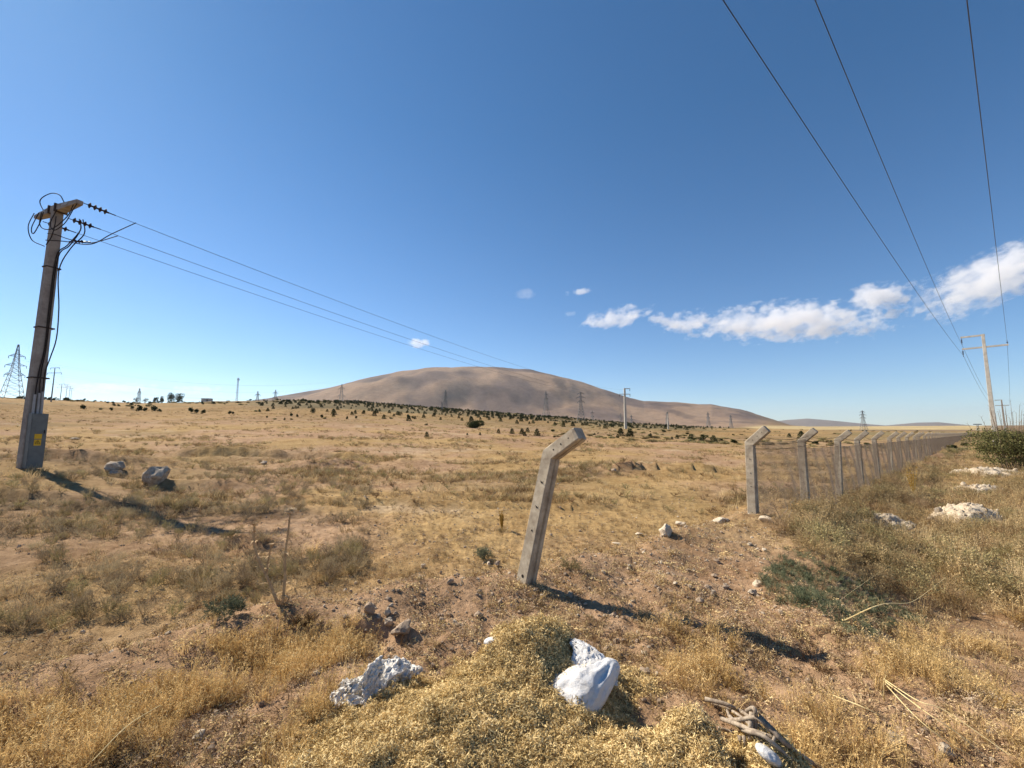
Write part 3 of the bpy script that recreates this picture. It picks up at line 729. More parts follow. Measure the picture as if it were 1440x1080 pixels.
# wire netting, one panel per bay
def netting(length, h, cell, r, seed, sag=.03):
    b = MB(); rs = random.Random(seed); nx = max(2, round(length / cell)); cw = length / nx; nz = round(h / cell); ch = h / nz
    for i in range(nx + 1):
        for sgn in (1, -1):
            pts = []
            for j in range(nz * 2 + 1):
                z = j * ch / 2; xx = i * cw + (cw / 2 * sgn if (j % 2) else 0)
                xx = min(max(xx, 0), length)
                bow = .035 * math.sin(xx * 2.1 + seed) * math.sin(z * 2.2) + .012 * math.sin(xx * 7 + z * 5)
                tz = z - sag * math.sin(math.pi * xx / length) * (z / h)
                pts.append(Vector((xx, bow, tz)))
            for a, c in zip(pts[:-1], pts[1:]):
                if (a - c).length < .4 * cell: continue
                d = (c - a).normalized(); u = Vector((0, 1, 0)); w = d.cross(u)
                V = [p + (u * math.cos(t) + w * math.sin(t)) * r for p in (a, c) for t in (0, 2.094, 4.189)]
                b.add(V, [(0, 1, 4, 3), (1, 2, 5, 4), (2, 0, 3, 5)])
    return b
nets = [netting(BAY - .10, 1.62, .055, .0027, 1).data('wire_netting', M['mesh_wire']), netting(BAY - .10, 1.62, .085, .0048, 2).data('wire_netting', M['mesh_wire']), netting(BAY - .10, 1.62, .15, .010, 3).data('wire_netting', M['mesh_wire'])]
ang_d = math.atan2(LINE_D[1], LINE_D[0])
for i in range(NP - 1):
    a, sh, mw = posts[i]; a2, sh2, mw2 = posts[i + 1]
    za = a[2] + sh - .12; zb = a2[2] + sh2 - .12
    if i == 0: za -= .03
    hgt = 1.40 if i == 0 else 1.62
    me = nets[0] if i < 5 else nets[1] if i < 11 else nets[2]
    o = link('wire_netting', me, fence)
    P = Vector((a[0], a[1], za - hgt - .03)) + Vector((LINE_D[0], LINE_D[1], 0)) * .05 + Vector((LINE_N[0], LINE_N[1], 0)) * .08
    o.matrix_world = Matrix.Translation(P) @ Matrix.Rotation(ang_d, 4, 'Z') @ Matrix(((1, 0, 0, 0), (0, 1, 0, 0), ((zb - za) / BAY, 0, 1, 0), (0, 0, 0, 1)))
for lvl, sg in ((-.09, .05), (.0, .02), (.13, .10)):
    b = MB(); off = Vector((LINE_N[0], LINE_N[1], 0)) * (.078 if lvl <= 0 else .02); rs = random.Random(int(lvl * 100))
    off0 = off
    for i in range(NP - 1):
        a, sh, _ = posts[i]; a2, sh2, _ = posts[i + 1]
        if lvl > 0: off0 = Vector((LINE_N[0], LINE_N[1], 0)) * .16
        A = Vector((a[0], a[1], a[2] + sh + lvl)) + off0; B = Vector((a2[0], a2[1], a2[2] + sh2 + lvl)) + off0
        s_ = sg * rs.uniform(.4, 1.3); pts = [A.lerp(B, t) - Vector((0, 0, 4 * s_ * t * (1 - t))) + Vector((0, 0, rs.uniform(-.008, .008))) for t in [j / 10 for j in range(11)]]
        b.tube(pts, .005 if i < 8 else .009, 3)
        if i < 5 and lvl > 0:
            for j in range(22):
                t = (j + .5) / 22; c = A.lerp(B, t) - Vector((0, 0, 4 * s_ * t * (1 - t))); 
                for _ in range(2): d = rv().normalized() * .016; b.bar(c - d, c + d, .0014, 3)
    b.V = [tuple(Vector(v) - Vector(fence.location)) for v in b.V]
    b.build('strand_wire', M['rust'], fence)
for o in fence.children:
    pass
bpy.context.view_layer.update()

# ================================================================== UTILITY POLES AND LINES
def tapered(b, w0, d0, w1, d1, h, z0=0, ch=.06, rings=6):
    V = []; sec = lambda w, d: [(-w / 2, -d / 2 + ch * w), (-w / 2 + ch * w, -d / 2), (w / 2 - ch * w, -d / 2), (w / 2, -d / 2 + ch * w), (w / 2, d / 2 - ch * w), (w / 2 - ch * w, d / 2), (-w / 2 + ch * w, d / 2), (-w / 2, d / 2 - ch * w)]
    for i in range(rings):
        t = i / (rings - 1); w = w0 + (w1 - w0) * t; d = d0 + (d1 - d0) * t
        V += [(x, y, z0 + (h - z0) * t) for x, y in sec(w, d)]
    Fc = [(i * 8 + k, i * 8 + (k + 1) % 8, (i + 1) * 8 + (k + 1) % 8, (i + 1) * 8 + k) for i in range(rings - 1) for k in range(8)]
    Fc += [tuple(range(8))[::-1], tuple(range((rings - 1) * 8, rings * 8))]
    b.add(V, Fc)
def insulator_string(b, a, d, n=4, r=.11, step=.15):
    a = Vector(a); d = Vector(d).normalized(); b.bar(a, a + d * .15, .015, 5)
    for i in range(n):
        c = a + d * (.16 + i * step)
        b.bar(c, c + d * .05, r * .35, 10, r); b.bar(c + d * .05, c + d * .09, r, 10, r * .4); b.bar(c + d * .09, c + d * step, r * .3, 8)
    e = a + d * (.16 + n * step); b.bar(e, e + d * .22, .022, 6); return e + d * .22
PX, PY, _ = at_depth(37, 655, 16.2); PZ = h1(PX, PY); topz = at_depth(75, 291, 16.2)[2]; PH = topz - PZ
# facing: local -Y looks to the road / camera, local X is the crossarm
pole = empty('utility_pole', (PX, PY, PZ), R(-22))
tag(pole, 'tall concrete utility pole with grey cabinet and cable loops at the far left', 'utility pole')
def turn(b): b.V = [(-v[1], v[0], v[2]) for v in b.V]; return b
b = MB(); tapered(b, .38, .44, .25, .29, PH, -.3); b.build('pole_shaft', M['pole_concrete'], pole)
b = MB(); tapered(b, .01, .01, .01, .01, .1)
arm = MB(); AL = 1.62
V = []
for x, w, h_ in ((-AL, .09, .13), (-.30, .15, .25), (.30, .15, .25), (AL, .10, .15)):
    V += [(x, -w, PH - .14 - h_ / 2), (x, w, PH - .14 - h_ / 2), (x, w, PH - .14 + h_ / 2), (x, -w, PH - .14 + h_ / 2)]
arm.add(V, [(i * 4 + k, i * 4 + (k + 1) % 4, (i + 1) * 4 + (k + 1) % 4, (i + 1) * 4 + k) for i in range(3) for k in range(4)] + [(3, 2, 1, 0), (12, 13, 14, 15)])
cross = arm.build('crossarm', M['pole_concrete'], pole)
for s_ in (-1, 1):
    b = MB(); b.box((s_ * .24, 0, PH - .14), (.07, .40, .33)); b.build('clamp', M['rust'], pole)
    b = MB(); b.box((s_ * .85, -.135, PH - .12), (.45, .02, .10)); b.build('steel_plate', M['conduit'], pole)
for t in (.33, .52, .69):
    z = PH * (t if t != .69 else .755); w = .56 - .2 * z / PH
    b = MB(); b.box((0, .03, z), (.41 - .13 * z / PH, .44 - .15 * z / PH + .12, .05)); b.build('steel_band', M['rust'], pole)
b = MB(); b.box((.05, -.32, 1.02), (.45, .26, 2.02)); cab = turn(b).build('cabinet', M['box'], pole)
b = MB(); b.box((.05, -.456, 1.02), (.39, .012, 1.9)); dr = turn(b).build('cabinet_door', M['box'], cab)
b = MB(); b.box((.05, -.469, 1.18), (.20, .012, .18)); turn(b).build('warning_sign', M['yellow'], cab)
sg = MB(); sg.box((.05, -.469, .95), (.19, .012, .22)); sgo = turn(sg).build('danger_sign', M['yellow'], cab)
tr = MB()
Tp = [Vector((-.02, -.477, .90)), Vector((.12, -.477, .90)), Vector((.05, -.477, 1.03))]
for i in range(3): tr.bar(Tp[i], Tp[(i + 1) % 3], .007, 4)
tr.bar((.062, -.478, 1.0), (.042, -.478, .955), .005, 4); tr.bar((.042, -.478, .955), (.058, -.478, .95), .005, 4); tr.bar((.058, -.478, .95), (.044, -.478, .912), .005, 4)
for hz_ in (.3, 1.02, 1.75):
    b = MB(); b.bar((-.165, -.462, hz_ - .05), (-.165, -.462, hz_ + .05), .014, 8); turn(b).build('hinge', M['steel'], cab)
b = MB(); b.box((.205, -.475, 1.35), (.025, .03, .13)); turn(b).build('handle', M['black'], cab)
turn(tr).build('lightning_symbol', M['black'], cab)
for k, x in enumerate((-.09, 0.03, .13)):
    b = MB(); b.tube([(x, -.26, 2.0), (x, -.25, 2.4), (x * .9, -.235, 2.75 + .06 * k)], .042, 8); turn(b).build('conduit', M['conduit'], pole)
    b = MB()
    if k < 2: pts = [(x * .9, -.23, 2.7), (x * .5, -.21, 3.6), (.04 + .04 * k, -.19, 4.6), (.03 + .05 * k, -.18, 6.0), (.06 + .05 * k, -.17, PH - 2.1), (.32 + .06 * k, -.22, PH - 1.5), (.62, -.30, PH - .75), (.55, -.3, PH - .3)]
    else: pts = [(x * .9, -.23, 2.8), (.12, -.22, 3.6), (.22, -.20, 4.2), (.33, -.20, 5.0), (.30, -.19, 6.2), (.18, -.17, PH - 2.6), (.42, -.22, PH - 1.6), (.75, -.3, PH - .85), (.68, -.25, PH - .25)]
    b.tube(spline(pts, 5), .019, 6); turn(b).build('cable', M['cable'], pole)
# jumper loops round the head
MX, MY, MZt = at_depth(880, 549, 122); bpy.context.view_layer.update()
def LW(k, dist):
    q = pole.matrix_world.inverted() @ Vector([(MX - 1.3, MY, MZt - 1.6), (MX + .9, MY, MZt + .2), (MX + 1.3, MY, MZt - 1.6)][k if k == 0 else 3 - k])
    p = [Vector((-AL + .1, .15, PH - .25)), Vector((.35, .18, PH - .45)), Vector((AL - .05, .1, PH - .1))][k]
    return p + (q - p).normalized() * dist - Vector((0, 0, .08))
loops = [
    [(-1.3, -.2, PH - .1), (-1.35, -.3, PH - .7), (-.9, -.3, PH - 1.35), (-.14, -.2, PH - 1.7)],
    [(-1.25, .1, PH + .0), (-.95, -.2, PH + .35), (-.2, -.2, PH + .50), (.55, -.2, PH + .28), (.7, -.1, PH)],
    [(-.9, -.2, PH - .15), (-1.05, -.3, PH - .8), (-.7, -.35, PH - 1.15), (-.45, -.3, PH - .75), (-.55, -.2, PH - .2)],
    [(-.4, -.3, PH - .3), (-.3, -.35, PH - .8), (.1, -.35, PH - 1.1), (.7, -.3, PH - 1.15), (1.35, -.2, PH - .75), (1.42, -.1, PH - .25)],
    [(1.5, 0, PH - .1), (1.72, -.2, PH - .55), (1.5, -.3, PH - 1.1), (.9, -.35, PH - 1.3), (.4, -.3, PH - .9), (.5, -.2, PH - .3)],
    [(.3, -.3, PH - 1.3), (.9, -.3, PH - 1.45), (1.0, .1, PH - 1.5), (.8, .8, PH - 1.3), LW(1, 1.6)],
    [(.2, -.3, PH - 1.55), (1.0, -.1, PH - 1.65), (1.5, .5, PH - 1.6), (1.75, 1.0, PH - 1.0), LW(2, 1.7)],
    [(.28, -.3, PH - 1.75), (.6, -.3, PH - 1.5), (.75, -.3, PH - 1.1), (.5, -.2, PH - .6)]]
for P_ in loops:
    b = MB(); b.tube(spline(P_, 7), .017, 6); b.build('jumper_cable', M['cable'], pole)
b = MB(); insulator_string(b, (.75, .15, PH - 1.50), (1, 1, .2), 3, .07, .09); b.build('surge_arrester', M['insulator'], pole)
bpy.context.view_layer.update()
Mp = pole.matrix_world.copy()
# mid pole the left line runs to
MX, MY, MZt = at_depth(880, 549, 122)
def world2pole(v): return Mp.inverted() @ Vector(v)
tgt = [Vector((MX - 1.3, MY, MZt - 1.6)), Vector((MX + .9, MY, MZt + .2)), Vector((MX + 1.3, MY, MZt - 1.6))]
starts = [Vector((-AL + .1, .15, PH - .25)), Vector((.35, .18, PH - .45)), Vector((AL - .05, .1, PH - .1))]
line_ends = []
for k in range(3):
    d = (world2pole(tgt[k]) - starts[k]).normalized(); b = MB()
    d = (d + Vector((0, 0, -.05))).normalized()
    e = insulator_string(b, starts[k], d, 4, .12, .16); b.build('insulator_string', M['insulator'], pole); line_ends.append(Mp @ e)
def wire(name, A, B, sag, r, label, group, n=60, power=1):
    b = MB(); A = Vector(A); B = Vector(B)
    b.tube([A.lerp(B, i / n) - Vector((0, 0, 4 * sag * (i / n) * (1 - i / n))) for i in range(n + 1)], r, 5)
    return tag(b.build(name, M['line']), label, 'power line', group)
wire('overhead_wire', line_ends[2], tgt[1], 1.9, .010, 'upper of the three thin wires from the left pole towards the hill', 'wires from the left pole to the hill')
wire('overhead_wire', line_ends[1], tgt[2], 1.9, .010, 'middle of the three thin wires from the left pole towards the hill', 'wires from the left pole to the hill')
wire('overhead_wire', line_ends[0], tgt[0], 1.9, .010, 'lowest of the three thin wires from the left pole towards the hill', 'wires from the left pole to the hill')

# right pole and the three wires overhead
RX, RY, _ = at_depth(1398, 600, 47); RZ = h1(RX, RY); rtop = at_depth(1386, 470, 47)[2]; RH = rtop - RZ
LD = Vector((.757, .653, 0)); LN = Vector((.653, -.757, 0))
rp = empty('utility_pole', (RX, RY, RZ), math.atan2(LN.y, LN.x))
tag(rp, 'pale concrete utility pole with two crossarms rising behind the shrub at the right', 'utility pole')
b = MB(); tapered(b, .46, .40, .25, .24, RH, -.3); b.build('pole_shaft', M['pale_concrete'], rp)
lowz = at_depth(1390, 488, 47)[2] - RZ
b = MB(); b.box((0.02, 0, lowz), (3.5, .22, .16)); b.build('crossarm', M['pale_concrete'], rp)
b = MB(); b.box((-.80, 0, RH - .10), (1.9, .22, .16)); b.build('crossarm', M['pale_concrete'], rp)
att = []
for (x, z, hang) in ((-1.68, lowz - .08, .75), (-1.68, RH - .18, .9), (1.70, lowz + .05, -.0)):
    b = MB()
    if hang: insulator_string(b, (x, 0, z), (0, 0, -1), 3, .09, .14); zz = z - hang + .1
    else: insulator_string(b, (x, 0, z), (0, 0, 1), 1, .09, .10); zz = z + .35
    b.build('insulator', M['insulator'], rp); att.append(Vector((RX, RY, RZ + zz)) + LN * x)
# the next pole stands behind the camera; its wires pass overhead
hgt = 8.3
ov = []
for pxx, hh in ((1018, hgt), (1147, hgt + .9), (1360, hgt + .1)):
    d = ray(pxx, 2); t = hh / d[2]; ov.append(Vector((d[0] * t, d[1] * t, EYE + hh)))
names = ['leftmost of the three wires overhead that slant down to the right pole', 'middle of the three wires overhead that slant down to the right pole', 'rightmost of the three overhead wires, running steeply down past the right pole']
for k in range(3):
    A = att[k]; Bm = ov[k]
    dxy = (Bm - A); dist = math.hypot(dxy.x, dxy.y); tot = dist + 22; f = dist / tot; sag = .75
    zend = A.z + (Bm.z + 4 * sag * f * (1 - f) - A.z) / f
    B = Vector((A.x + dxy.x / f, A.y + dxy.y / f, zend))
    wire('overhead_wire', A, B, sag, .0105, names[k], 'wires overhead at the right', 90)
# line goes on beyond the right pole
SX, SY, _ = at_depth(1413, 600, 118); SZ = h1(SX, SY); st = at_depth(1412, 562, 118)[2]
sp_ = empty('utility_pole', (SX, SY, SZ), math.atan2(LN.y, LN.x)); tag(sp_, 'small distant utility pole just right of the pale pole, above the shrub', 'utility pole')
SH = st - SZ
b = MB(); tapered(b, .5, .4, .28, .25, SH, -.2); b.build('pole_shaft', M['pole_concrete'], sp_)
b = MB(); b.box((0, 0, SH - 1.6), (2.6, .22, .16)); b.build('crossarm', M['pole_concrete'], sp_)
b = MB(); b.box((-.6, 0, SH - .1), (1.4, .22, .16)); b.build('crossarm', M['pole_concrete'], sp_)
for k, x in enumerate((-1.6, -1.6, 1.6)):
    e = Vector((SX, SY, SZ + SH - (1.7, .4, 1.5)[k])) + LN * x * .8
    wire('overhead_wire', att[k], e, 1.6, .013, ('left', 'middle', 'right')[k] + ' wire running on behind the pale pole to the small distant pole', 'wires behind the right pole', 30)

# small and distant poles
def t_pole(px, ytop, ybase, D, arms, label, m='pole_concrete', w=.4, rz=0, group='distant utility poles'):
    X, Y, _ = at_depth(px, ybase, D); z = h1(X, Y); zt = at_depth(px, ytop, D)[2]; h = max(zt - z, 3)
    t = empty('utility_pole', (X, Y, z), rz); tag(t, label, 'utility pole', group)
    b = MB(); tapered(b, w, w * .9, w * .6, w * .5, h, -.3, rings=2); b.build('pole_shaft', M[m], t)
    for (dz, x0, x1) in arms:
        b = MB(); b.box(((x0 + x1) / 2, 0, h - dz), (x1 - x0, .2, .18)); b.build('crossarm', M[m], t)
        for x in (x0 + .1, x1 - .1):
            c = MB(); c.bar((x, 0, h - dz - .08), (x, 0, h - dz - .7), .07, 5); c.build('insulator', M['insulator'], t)
    return Vector((X, Y, z + h))
mp = t_pole(880, 546, 606, 122, [(.1, -.1, 1.6), (1.7, -1.6, 1.6)], 'pale distant pole with two short arms standing before the hill', 'pale_concrete', .75)
t_pole(940, 579, 613, 170, [(.1, -.3, .3)], 'thin distant pole without long arms, right of the pale pole before the hill', 'pale_concrete', .45)
tp = [(72, 517, 563, 190), (84.5, 540, 563, 330), (92, 541, 564, 410), (96.5, 543, 564, 480), (99, 546, 565, 540)]
tl = ['nearest double armed wooden pole right of the left utility pole', 'second double armed pole behind the nearest one on the left skyline', 'third pole of the row on the left skyline', 'fourth pole of the row on the left skyline', 'fifth and farthest pole of the row on the left skyline']
prev = None; span = -1
for (a, b1, c, D), l in zip(tp, tl):
    top = t_pole(a, b1, c, D, [(.1, -2.6 * D / 250 if False else -2.4, 2.4), (2.4, -3.8, 3.8)], l, 'steel', .42, R(-8), 'row of poles on the left skyline')
    if prev is not None:
        for q, (off, dz) in enumerate(((-3.7, -2.6), (3.7, -2.6), (-2.3, -.4), (2.3, -.4))):
            wire('overhead_wire', prev + Vector((off, 0, dz)), top + Vector((off, 0, dz)), 1.5, .02, ('outer left', 'outer right', 'upper left', 'upper right')[q] + ' thin wire from pole ' + ('one to two', 'two to three', 'three to four', 'four to five')[span] + ' of the left skyline row', 'wires of the left skyline row', 12)
    prev = top; span += 1

# lattice pylons
def pylon(px, ytop, ybase, D, label, r=.07, base=None, arms=((.30, .16), (.52, .20), (.74, .17)), waist=.10, m='steel', head='peak', group='lattice pylons', name='pylon', cat='pylon'):
    X, Y, _ = at_depth(px, ybase, D); z = h1(X, Y); zt = at_depth(px, ytop, D)[2]; h = max(zt - z, 6)
    bw = base or h * .13; root = empty(name, (X, Y, z - .2), random.uniform(-.4, .4)); tag(root, label, cat, group)
    def half(t): return bw * (1 - t / .55) + bw * .36 * (t / .55) if t < .55 else bw * .36 * (1 - (t - .55) / .45 * .85)
    lev = [0, .12, .23, .33, .42, .5, .57, .64, .71, .78, .85, .92, 1.0]
    legs = MB(); br = MB()
    for i in range(len(lev) - 1):
        a, c = lev[i], lev[i + 1]; ha, hc = half(a), half(c)
        C0 = [Vector((sx * ha, sy * ha, a * h)) for sx, sy in ((-1, -1), (1, -1), (1, 1), (-1, 1))]; C1 = [Vector((sx * hc, sy * hc, c * h)) for sx, sy in ((-1, -1), (1, -1), (1, 1), (-1, 1))]
        for k in range(4):
            legs.bar(C0[k], C1[k], r * 1.35, 3); k2 = (k + 1) % 4
            br.bar(C0[k], C1[k2], r * .75, 3); br.bar(C0[k2], C1[k], r * .75, 3); br.bar(C1[k], C1[k2], r * .7, 3)
    legs.build('tower_leg', M[m], root); br.build('bracing', M[m], root)
    for (dz, al) in arms:
        ar = MB(); zz = h * (1 - dz * .62); hw = half(1 - dz * .62)
        for s_ in (-1, 1):
            tip = Vector((s_ * h * al, 0, zz))
            for sy in (-1, 1):
                ar.bar((s_ * hw, sy * hw, zz), tip, r, 3); ar.bar((s_ * hw, sy * hw, zz + h * .045), tip, r, 3)
                for q in (.33, .66):
                    p0 = Vector((s_ * hw, sy * hw, zz)).lerp(tip, q); p1 = Vector((s_ * hw, sy * hw, zz + h * .045)).lerp(tip, q - .2); ar.bar(p0, p1, r * .6, 3)
            ar.bar(tip, tip - Vector((0, 0, h * .045)), r * 1.6, 4)
        ar.build('pylon_arm', M[m], root)
    return Vector((X, Y, z)), h, root
PA = ((.22, .11), (.42, .15), (.70, .13))
p0, hp_, rt = pylon(17, 484, 556, 255, 'large lattice pylon at the left edge behind the utility pole', .10, None, ((.36, .105), (.64, .135), (.92, .13)))
rt.rotation_euler.z = R(35)
for k, (dz, al) in enumerate(((.36, .105), (.64, .135), (.92, .13))):
    for s_ in (-1, 1):
        c, s2 = math.cos(R(35)), math.sin(R(35)); off = s_ * hp_ * al
        A = p0 + Vector((off * c, off * s2, hp_ * (1 - dz * .62) - hp_ * .045)); dirn = Vector((1.1, -.5, 0)).normalized()
        wire('overhead_wire', A, A + Vector((130, 150, 3)), 9, .022, ('top', 'middle', 'bottom')[k] + (' near' if s_ > 0 else ' far') + ' side wire leading right from the large left pylon', 'wires of the left pylon', 14)
        wire('overhead_wire', A, A + Vector((-190, -60, 4)), 6, .022, ('top', 'middle', 'bottom')[k] + (' near' if s_ > 0 else ' far') + ' side wire leaving the frame left from the large pylon', 'wires of the left pylon', 14)
pylon(621, 565, 599, 300, 'faint lattice pylon at the foot of the planted slope, left of the dark round bush', .06, arms=((.2, .09), (.4, .09), (.6, .09)))
pylon(626, 548, 573, 620, 'lattice pylon standing against the hill above the faint one', .16, arms=((.2, .07), (.45, .08), (.7, .08)))
pylon(768, 550, 582, 560, 'slim lattice pylon against the hill, right of its summit', .13, arms=((.2, .07), (.45, .08), (.7, .08)))
pylon(817.5, 551, 606, 250, 'tallest lattice pylon before the hill, beside the head of the leaning post', .085, arms=((.08, .11), (.3, .15), (.55, .12)))
for i, (px_, yt, yb, D, l) in enumerate([(873, 581, 592, 1500, 'tiny pylon at the hill foot, just left of the pale pole'), (888, 583, 592, 1500, 'tiny pylon at the hill foot, just right of the pale pole'), (833, 577, 587, 1500, 'tiny pylon at the hill foot, right of the tallest pylon'),
        (996, 579, 592, 1500, 'tiny pylon low on the right shoulder of the hill'), (1028, 583, 598, 1400, 'tiny pylon at the right end of the hill foot'), (938, 580, 589, 1700, 'tiny pylon beside the thin pole at the hill foot'),
        (1215, 577, 605, 620, 'three armed pylon on the plain above the middle of the fence'), (195, 546, 562, 700, 'faint pylon just visible on the left skyline'), (387, 548, 561, 700, 'faint pylon on the skyline left of the hill'), (480, 540, 560, 900, 'faint pylon low against the left flank of the hill'), (362, 550, 561, 800, 'faint short pylon right of the antenna mast')]):
    pylon(px_, yt, yb, D, l, D * .00022, arms=((.12, .10), (.35, .14), (.58, .12)) if px_ == 1215 else ((.2, .08), (.5, .09)))
def portal(px, ytop, ybase, D, label):
    X, Y, _ = at_depth(px, ybase, D); z = h1(X, Y); h = at_depth(px, ytop, D)[2] - z; root = empty('pylon', (X, Y, z), R(-35)); tag(root, label, 'pylon', 'lattice pylons'); r = D * .0003
    b = MB()
    for s_ in (-1, 1):
        for sy in (-1, 1): b.bar((s_ * h * .16, sy * h * .1, 0), (s_ * h * .05, sy * .5, h * .8), r, 3)
        b.bar((s_ * h * .16, 0, 0), (-s_ * h * .08, 0, h * .5), r * .8, 3); b.bar((-s_ * h * .11, 0, h * .3), (s_ * h * .05, 0, h * .8), r * .8, 3)
        b.bar((s_ * h * .05, 0, h * .75), (s_ * h * .25, 0, h), r, 3)
    b.build('tower_leg', M['steel'], root); b = MB(); b.box((0, 0, h * .93), (h * .8, 2, h * .12)); b.build('pylon_arm', M['steel'], root)
portal(1376, 596, 609, 700, 'broad headed pylon on the plain near the right end of the fence')
# antenna mast
X, Y, _ = at_depth(333, 561, 420); z = h1(X, Y); h = at_depth(333, 531, 420)[2] - z
mast = empty('antenna_mast', (X, Y, z)); tag(mast, 'slim pale antenna mast on the left skyline', 'antenna mast')
b = MB()
for i in range(10):
    a, c = i / 10, (i + 1) / 10; wa, wc = 1.1 - .6 * a, 1.1 - .6 * c
    P0 = [Vector((math.cos(t) * wa, math.sin(t) * wa, a * h)) for t in (0, 2.09, 4.19)]; P1 = [Vector((math.cos(t) * wc, math.sin(t) * wc, c * h)) for t in (0, 2.09, 4.19)]
    for k in range(3): b.bar(P0[k], P1[k], .13, 3); b.bar(P0[k], P1[(k + 1) % 3], .09, 3)
b.build('mast_frame', M['conduit'], mast)
for k in range(3):
    b = MB(); t = k * 2.09 + .5; b.box((math.cos(t) * .9, math.sin(t) * .9, h * .93), (.35, .35, 2.0)); b.build('antenna_panel', M['conduit'], mast)

# ================================================================== ROCKS AND RUBBLE
def stone(px, py, w, m, label, seed, flat=.7, cat='rock', name='rock', group=None, rz=None, sub=3, sink=.35):
    x, y = hit(px, py); me = stone_data(name, seed, m, flat, sub); o = link(name, me)
    o.location = (x, y, h1(x, y) + w * flat * .5 * (1 - sink)); o.scale = (w / 2,) * 3; o.rotation_euler = (random.uniform(-.2, .2), random.uniform(-.2, .2), seed if rz is None else rz)
    return tag(o, label, cat, group)
stone(158, 663, .9, 'rock', 'pale grey boulder, left one of the two in the field by the utility pole', 2, .62, sink=.5)
stone(219, 677, 1.0, 'rock', 'rugged grey boulder with a peaked top, right one of the two in the field', 5, .80, sink=.5)
stone(163, 669, .5, 'rock', 'small grey stone between the two boulders in the left field', 8, .6)
stone(371, 653, .45, 'rock', 'small grey stone on the grass right of the boulders', 12, .6)
stone(106, 618, .7, 'pale_rock', 'flat pale stone alone in the grass right of the left utility pole', 14, .3)
stone(957, 742, .31, 'pale_rock', 'pale block shaped stone with dark pits on the berm crest', 21, .62, rz=-.5, sink=.1)
stone(936, 753, .26, 'pale_rock', 'pale rounded stone just left of the pitted block on the berm', 23, .7, sink=.2)
stone(1012, 735, .30, 'pale_rock', 'low pale stone on the berm halfway to the first fence post', 25, .45)
stone(1078, 734, .24, 'pale_rock', 'pale stone at the foot of the first fence post', 27, .6)
stone(898, 752, .20, 'pale_rock', 'crumbly pale stone left of the pair on the berm crest', 29, .4)
stone(868, 766, .20, 'pale_rock', 'flat whitish stone on the left part of the berm crest', 31, .35)
stone(687, 795, .10, 'pale_rock', 'left small pale stone beside the foot of the leaning post', 33, .8)
stone(699, 795, .13, 'brown_rock', 'small tan stone left of the foot of the leaning post', 35, .7)
stone(518, 862, .13, 'brown_rock', 'largest tan stone at the rim of the small dirt hollow', 37, .8)
stone(545, 864, .07, 'pale_rock', 'upper round pebble above the small dirt hollow', 39, .95)
stone(547, 878, .08, 'pale_rock', 'lower round pebble above the small dirt hollow', 41, .95)
stone(532, 872, .06, 'rock', 'grey pebble between tan stone and round pebbles at the hollow', 43, .9)
stone(566, 890, .18, 'brown_rock', 'crusty earth clod at the right rim of the small dirt hollow', 45, .6)
stone(595, 798, .11, 'pale_rock', 'tiny pale stone on the bare earth left of the leaning post', 47, .7)
stone(863, 663, .35, 'brown_rock', 'small brown stone in the field right of the leaning post head', 49, .6)
stone(1065, 823, .12, 'pale_rock', 'little whitish stone left of the green creeping plant', 51, .6)
stone(1057, 835, .10, 'pale_rock', 'little tan stone just below the whitish one by the creeping plant', 53, .6)
stone(1258, 1052, .085, 'pale_rock', 'small pale stone with a dark hollow in the golden grass, bottom right', 55, .8, sink=-.3)
stone(1335, 1070, .08, 'pale_rock', 'small round pinkish stone in the golden grass near the bottom right corner', 57, .8, sink=-.3)
for k in range(5):
    px_, py_ = [(1020, 828), (1005, 812), (985, 848), (672, 868), (1236, 926)][k]
    stone(px_, py_, .09, 'brown_rock', ['brown clod left of the whitish stones on the berm', 'brown clod up the berm from the whitish stones', 'brown clod low on the middle of the berm', 'small brown clod behind the straw heap on the left', 'brown clod on the right slope above the long straws'][k], 60 + k, .7)

def rubble_heap(px, py, w, d, h, label, seed, n=110):
    x0, y0 = hit(px, py); root = empty('rubble_heap', (x0, y0, h1(x0, y0)), 0); tag(root, label, 'rubble heap', 'pale rubble heaps at the right')
    nx = 44; V = []; rs = np.random.default_rng(seed)
    gx, gy = np.meshgrid(np.linspace(-1.15, 1.15, nx), np.linspace(-1.15, 1.15, nx)); gx = gx.ravel(); gy = gy.ravel()
    def hh(a, c): return h * (1 - (a * a + c * c) * .95 + fbm(a * 2.2 + seed, c * 2.2, seed, 4) * .55 + np.abs(fbm(a * 7, c * 7, seed + 3, 3)) * .22)
    X = gx * w; Y = gy * d; q = hh(gx, gy); z = H(x0 + X, y0 + Y) - root.location.z + np.where(q > 0, q, -.03)
    idx = [(j * nx + i, j * nx + i + 1, (j + 1) * nx + i + 1, (j + 1) * nx + i) for j in range(nx - 1) for i in range(nx - 1) if max(q[j * nx + i], q[j * nx + i + 1], q[(j + 1) * nx + i], q[(j + 1) * nx + i + 1]) > 0]
    link('rubble_mass', mesh('rubble_mass', np.stack([X, Y, z], -1), idx, M['marl'], True), root)
    protos = [stone_data('stone', seed + k, 'pale_rock' if k != 2 else 'rock', .6, 1) for k in range(3)]
    for k in range(n):
        a, c = rs.uniform(-1, 1, 2); s = float(np.clip(np.exp(rs.normal(-3.4, .55)), .015, .14))
        qq = float(hh(np.array([a]), np.array([c]))[0])
        if qq < -.1 * h: continue
        o = link('stone', protos[k % 3], root); o.scale = (s, s, s)
        o.location = (a * w, c * d, h1(x0 + a * w, y0 + c * d) - root.location.z + max(qq, 0) + s * .25); o.rotation_euler = tuple(rs.uniform(0, 6, 3))
rubble_heap(1362, 734, .72, .55, .36, 'large pale limestone rubble heap in the weeds, lower right of the fence', 5)
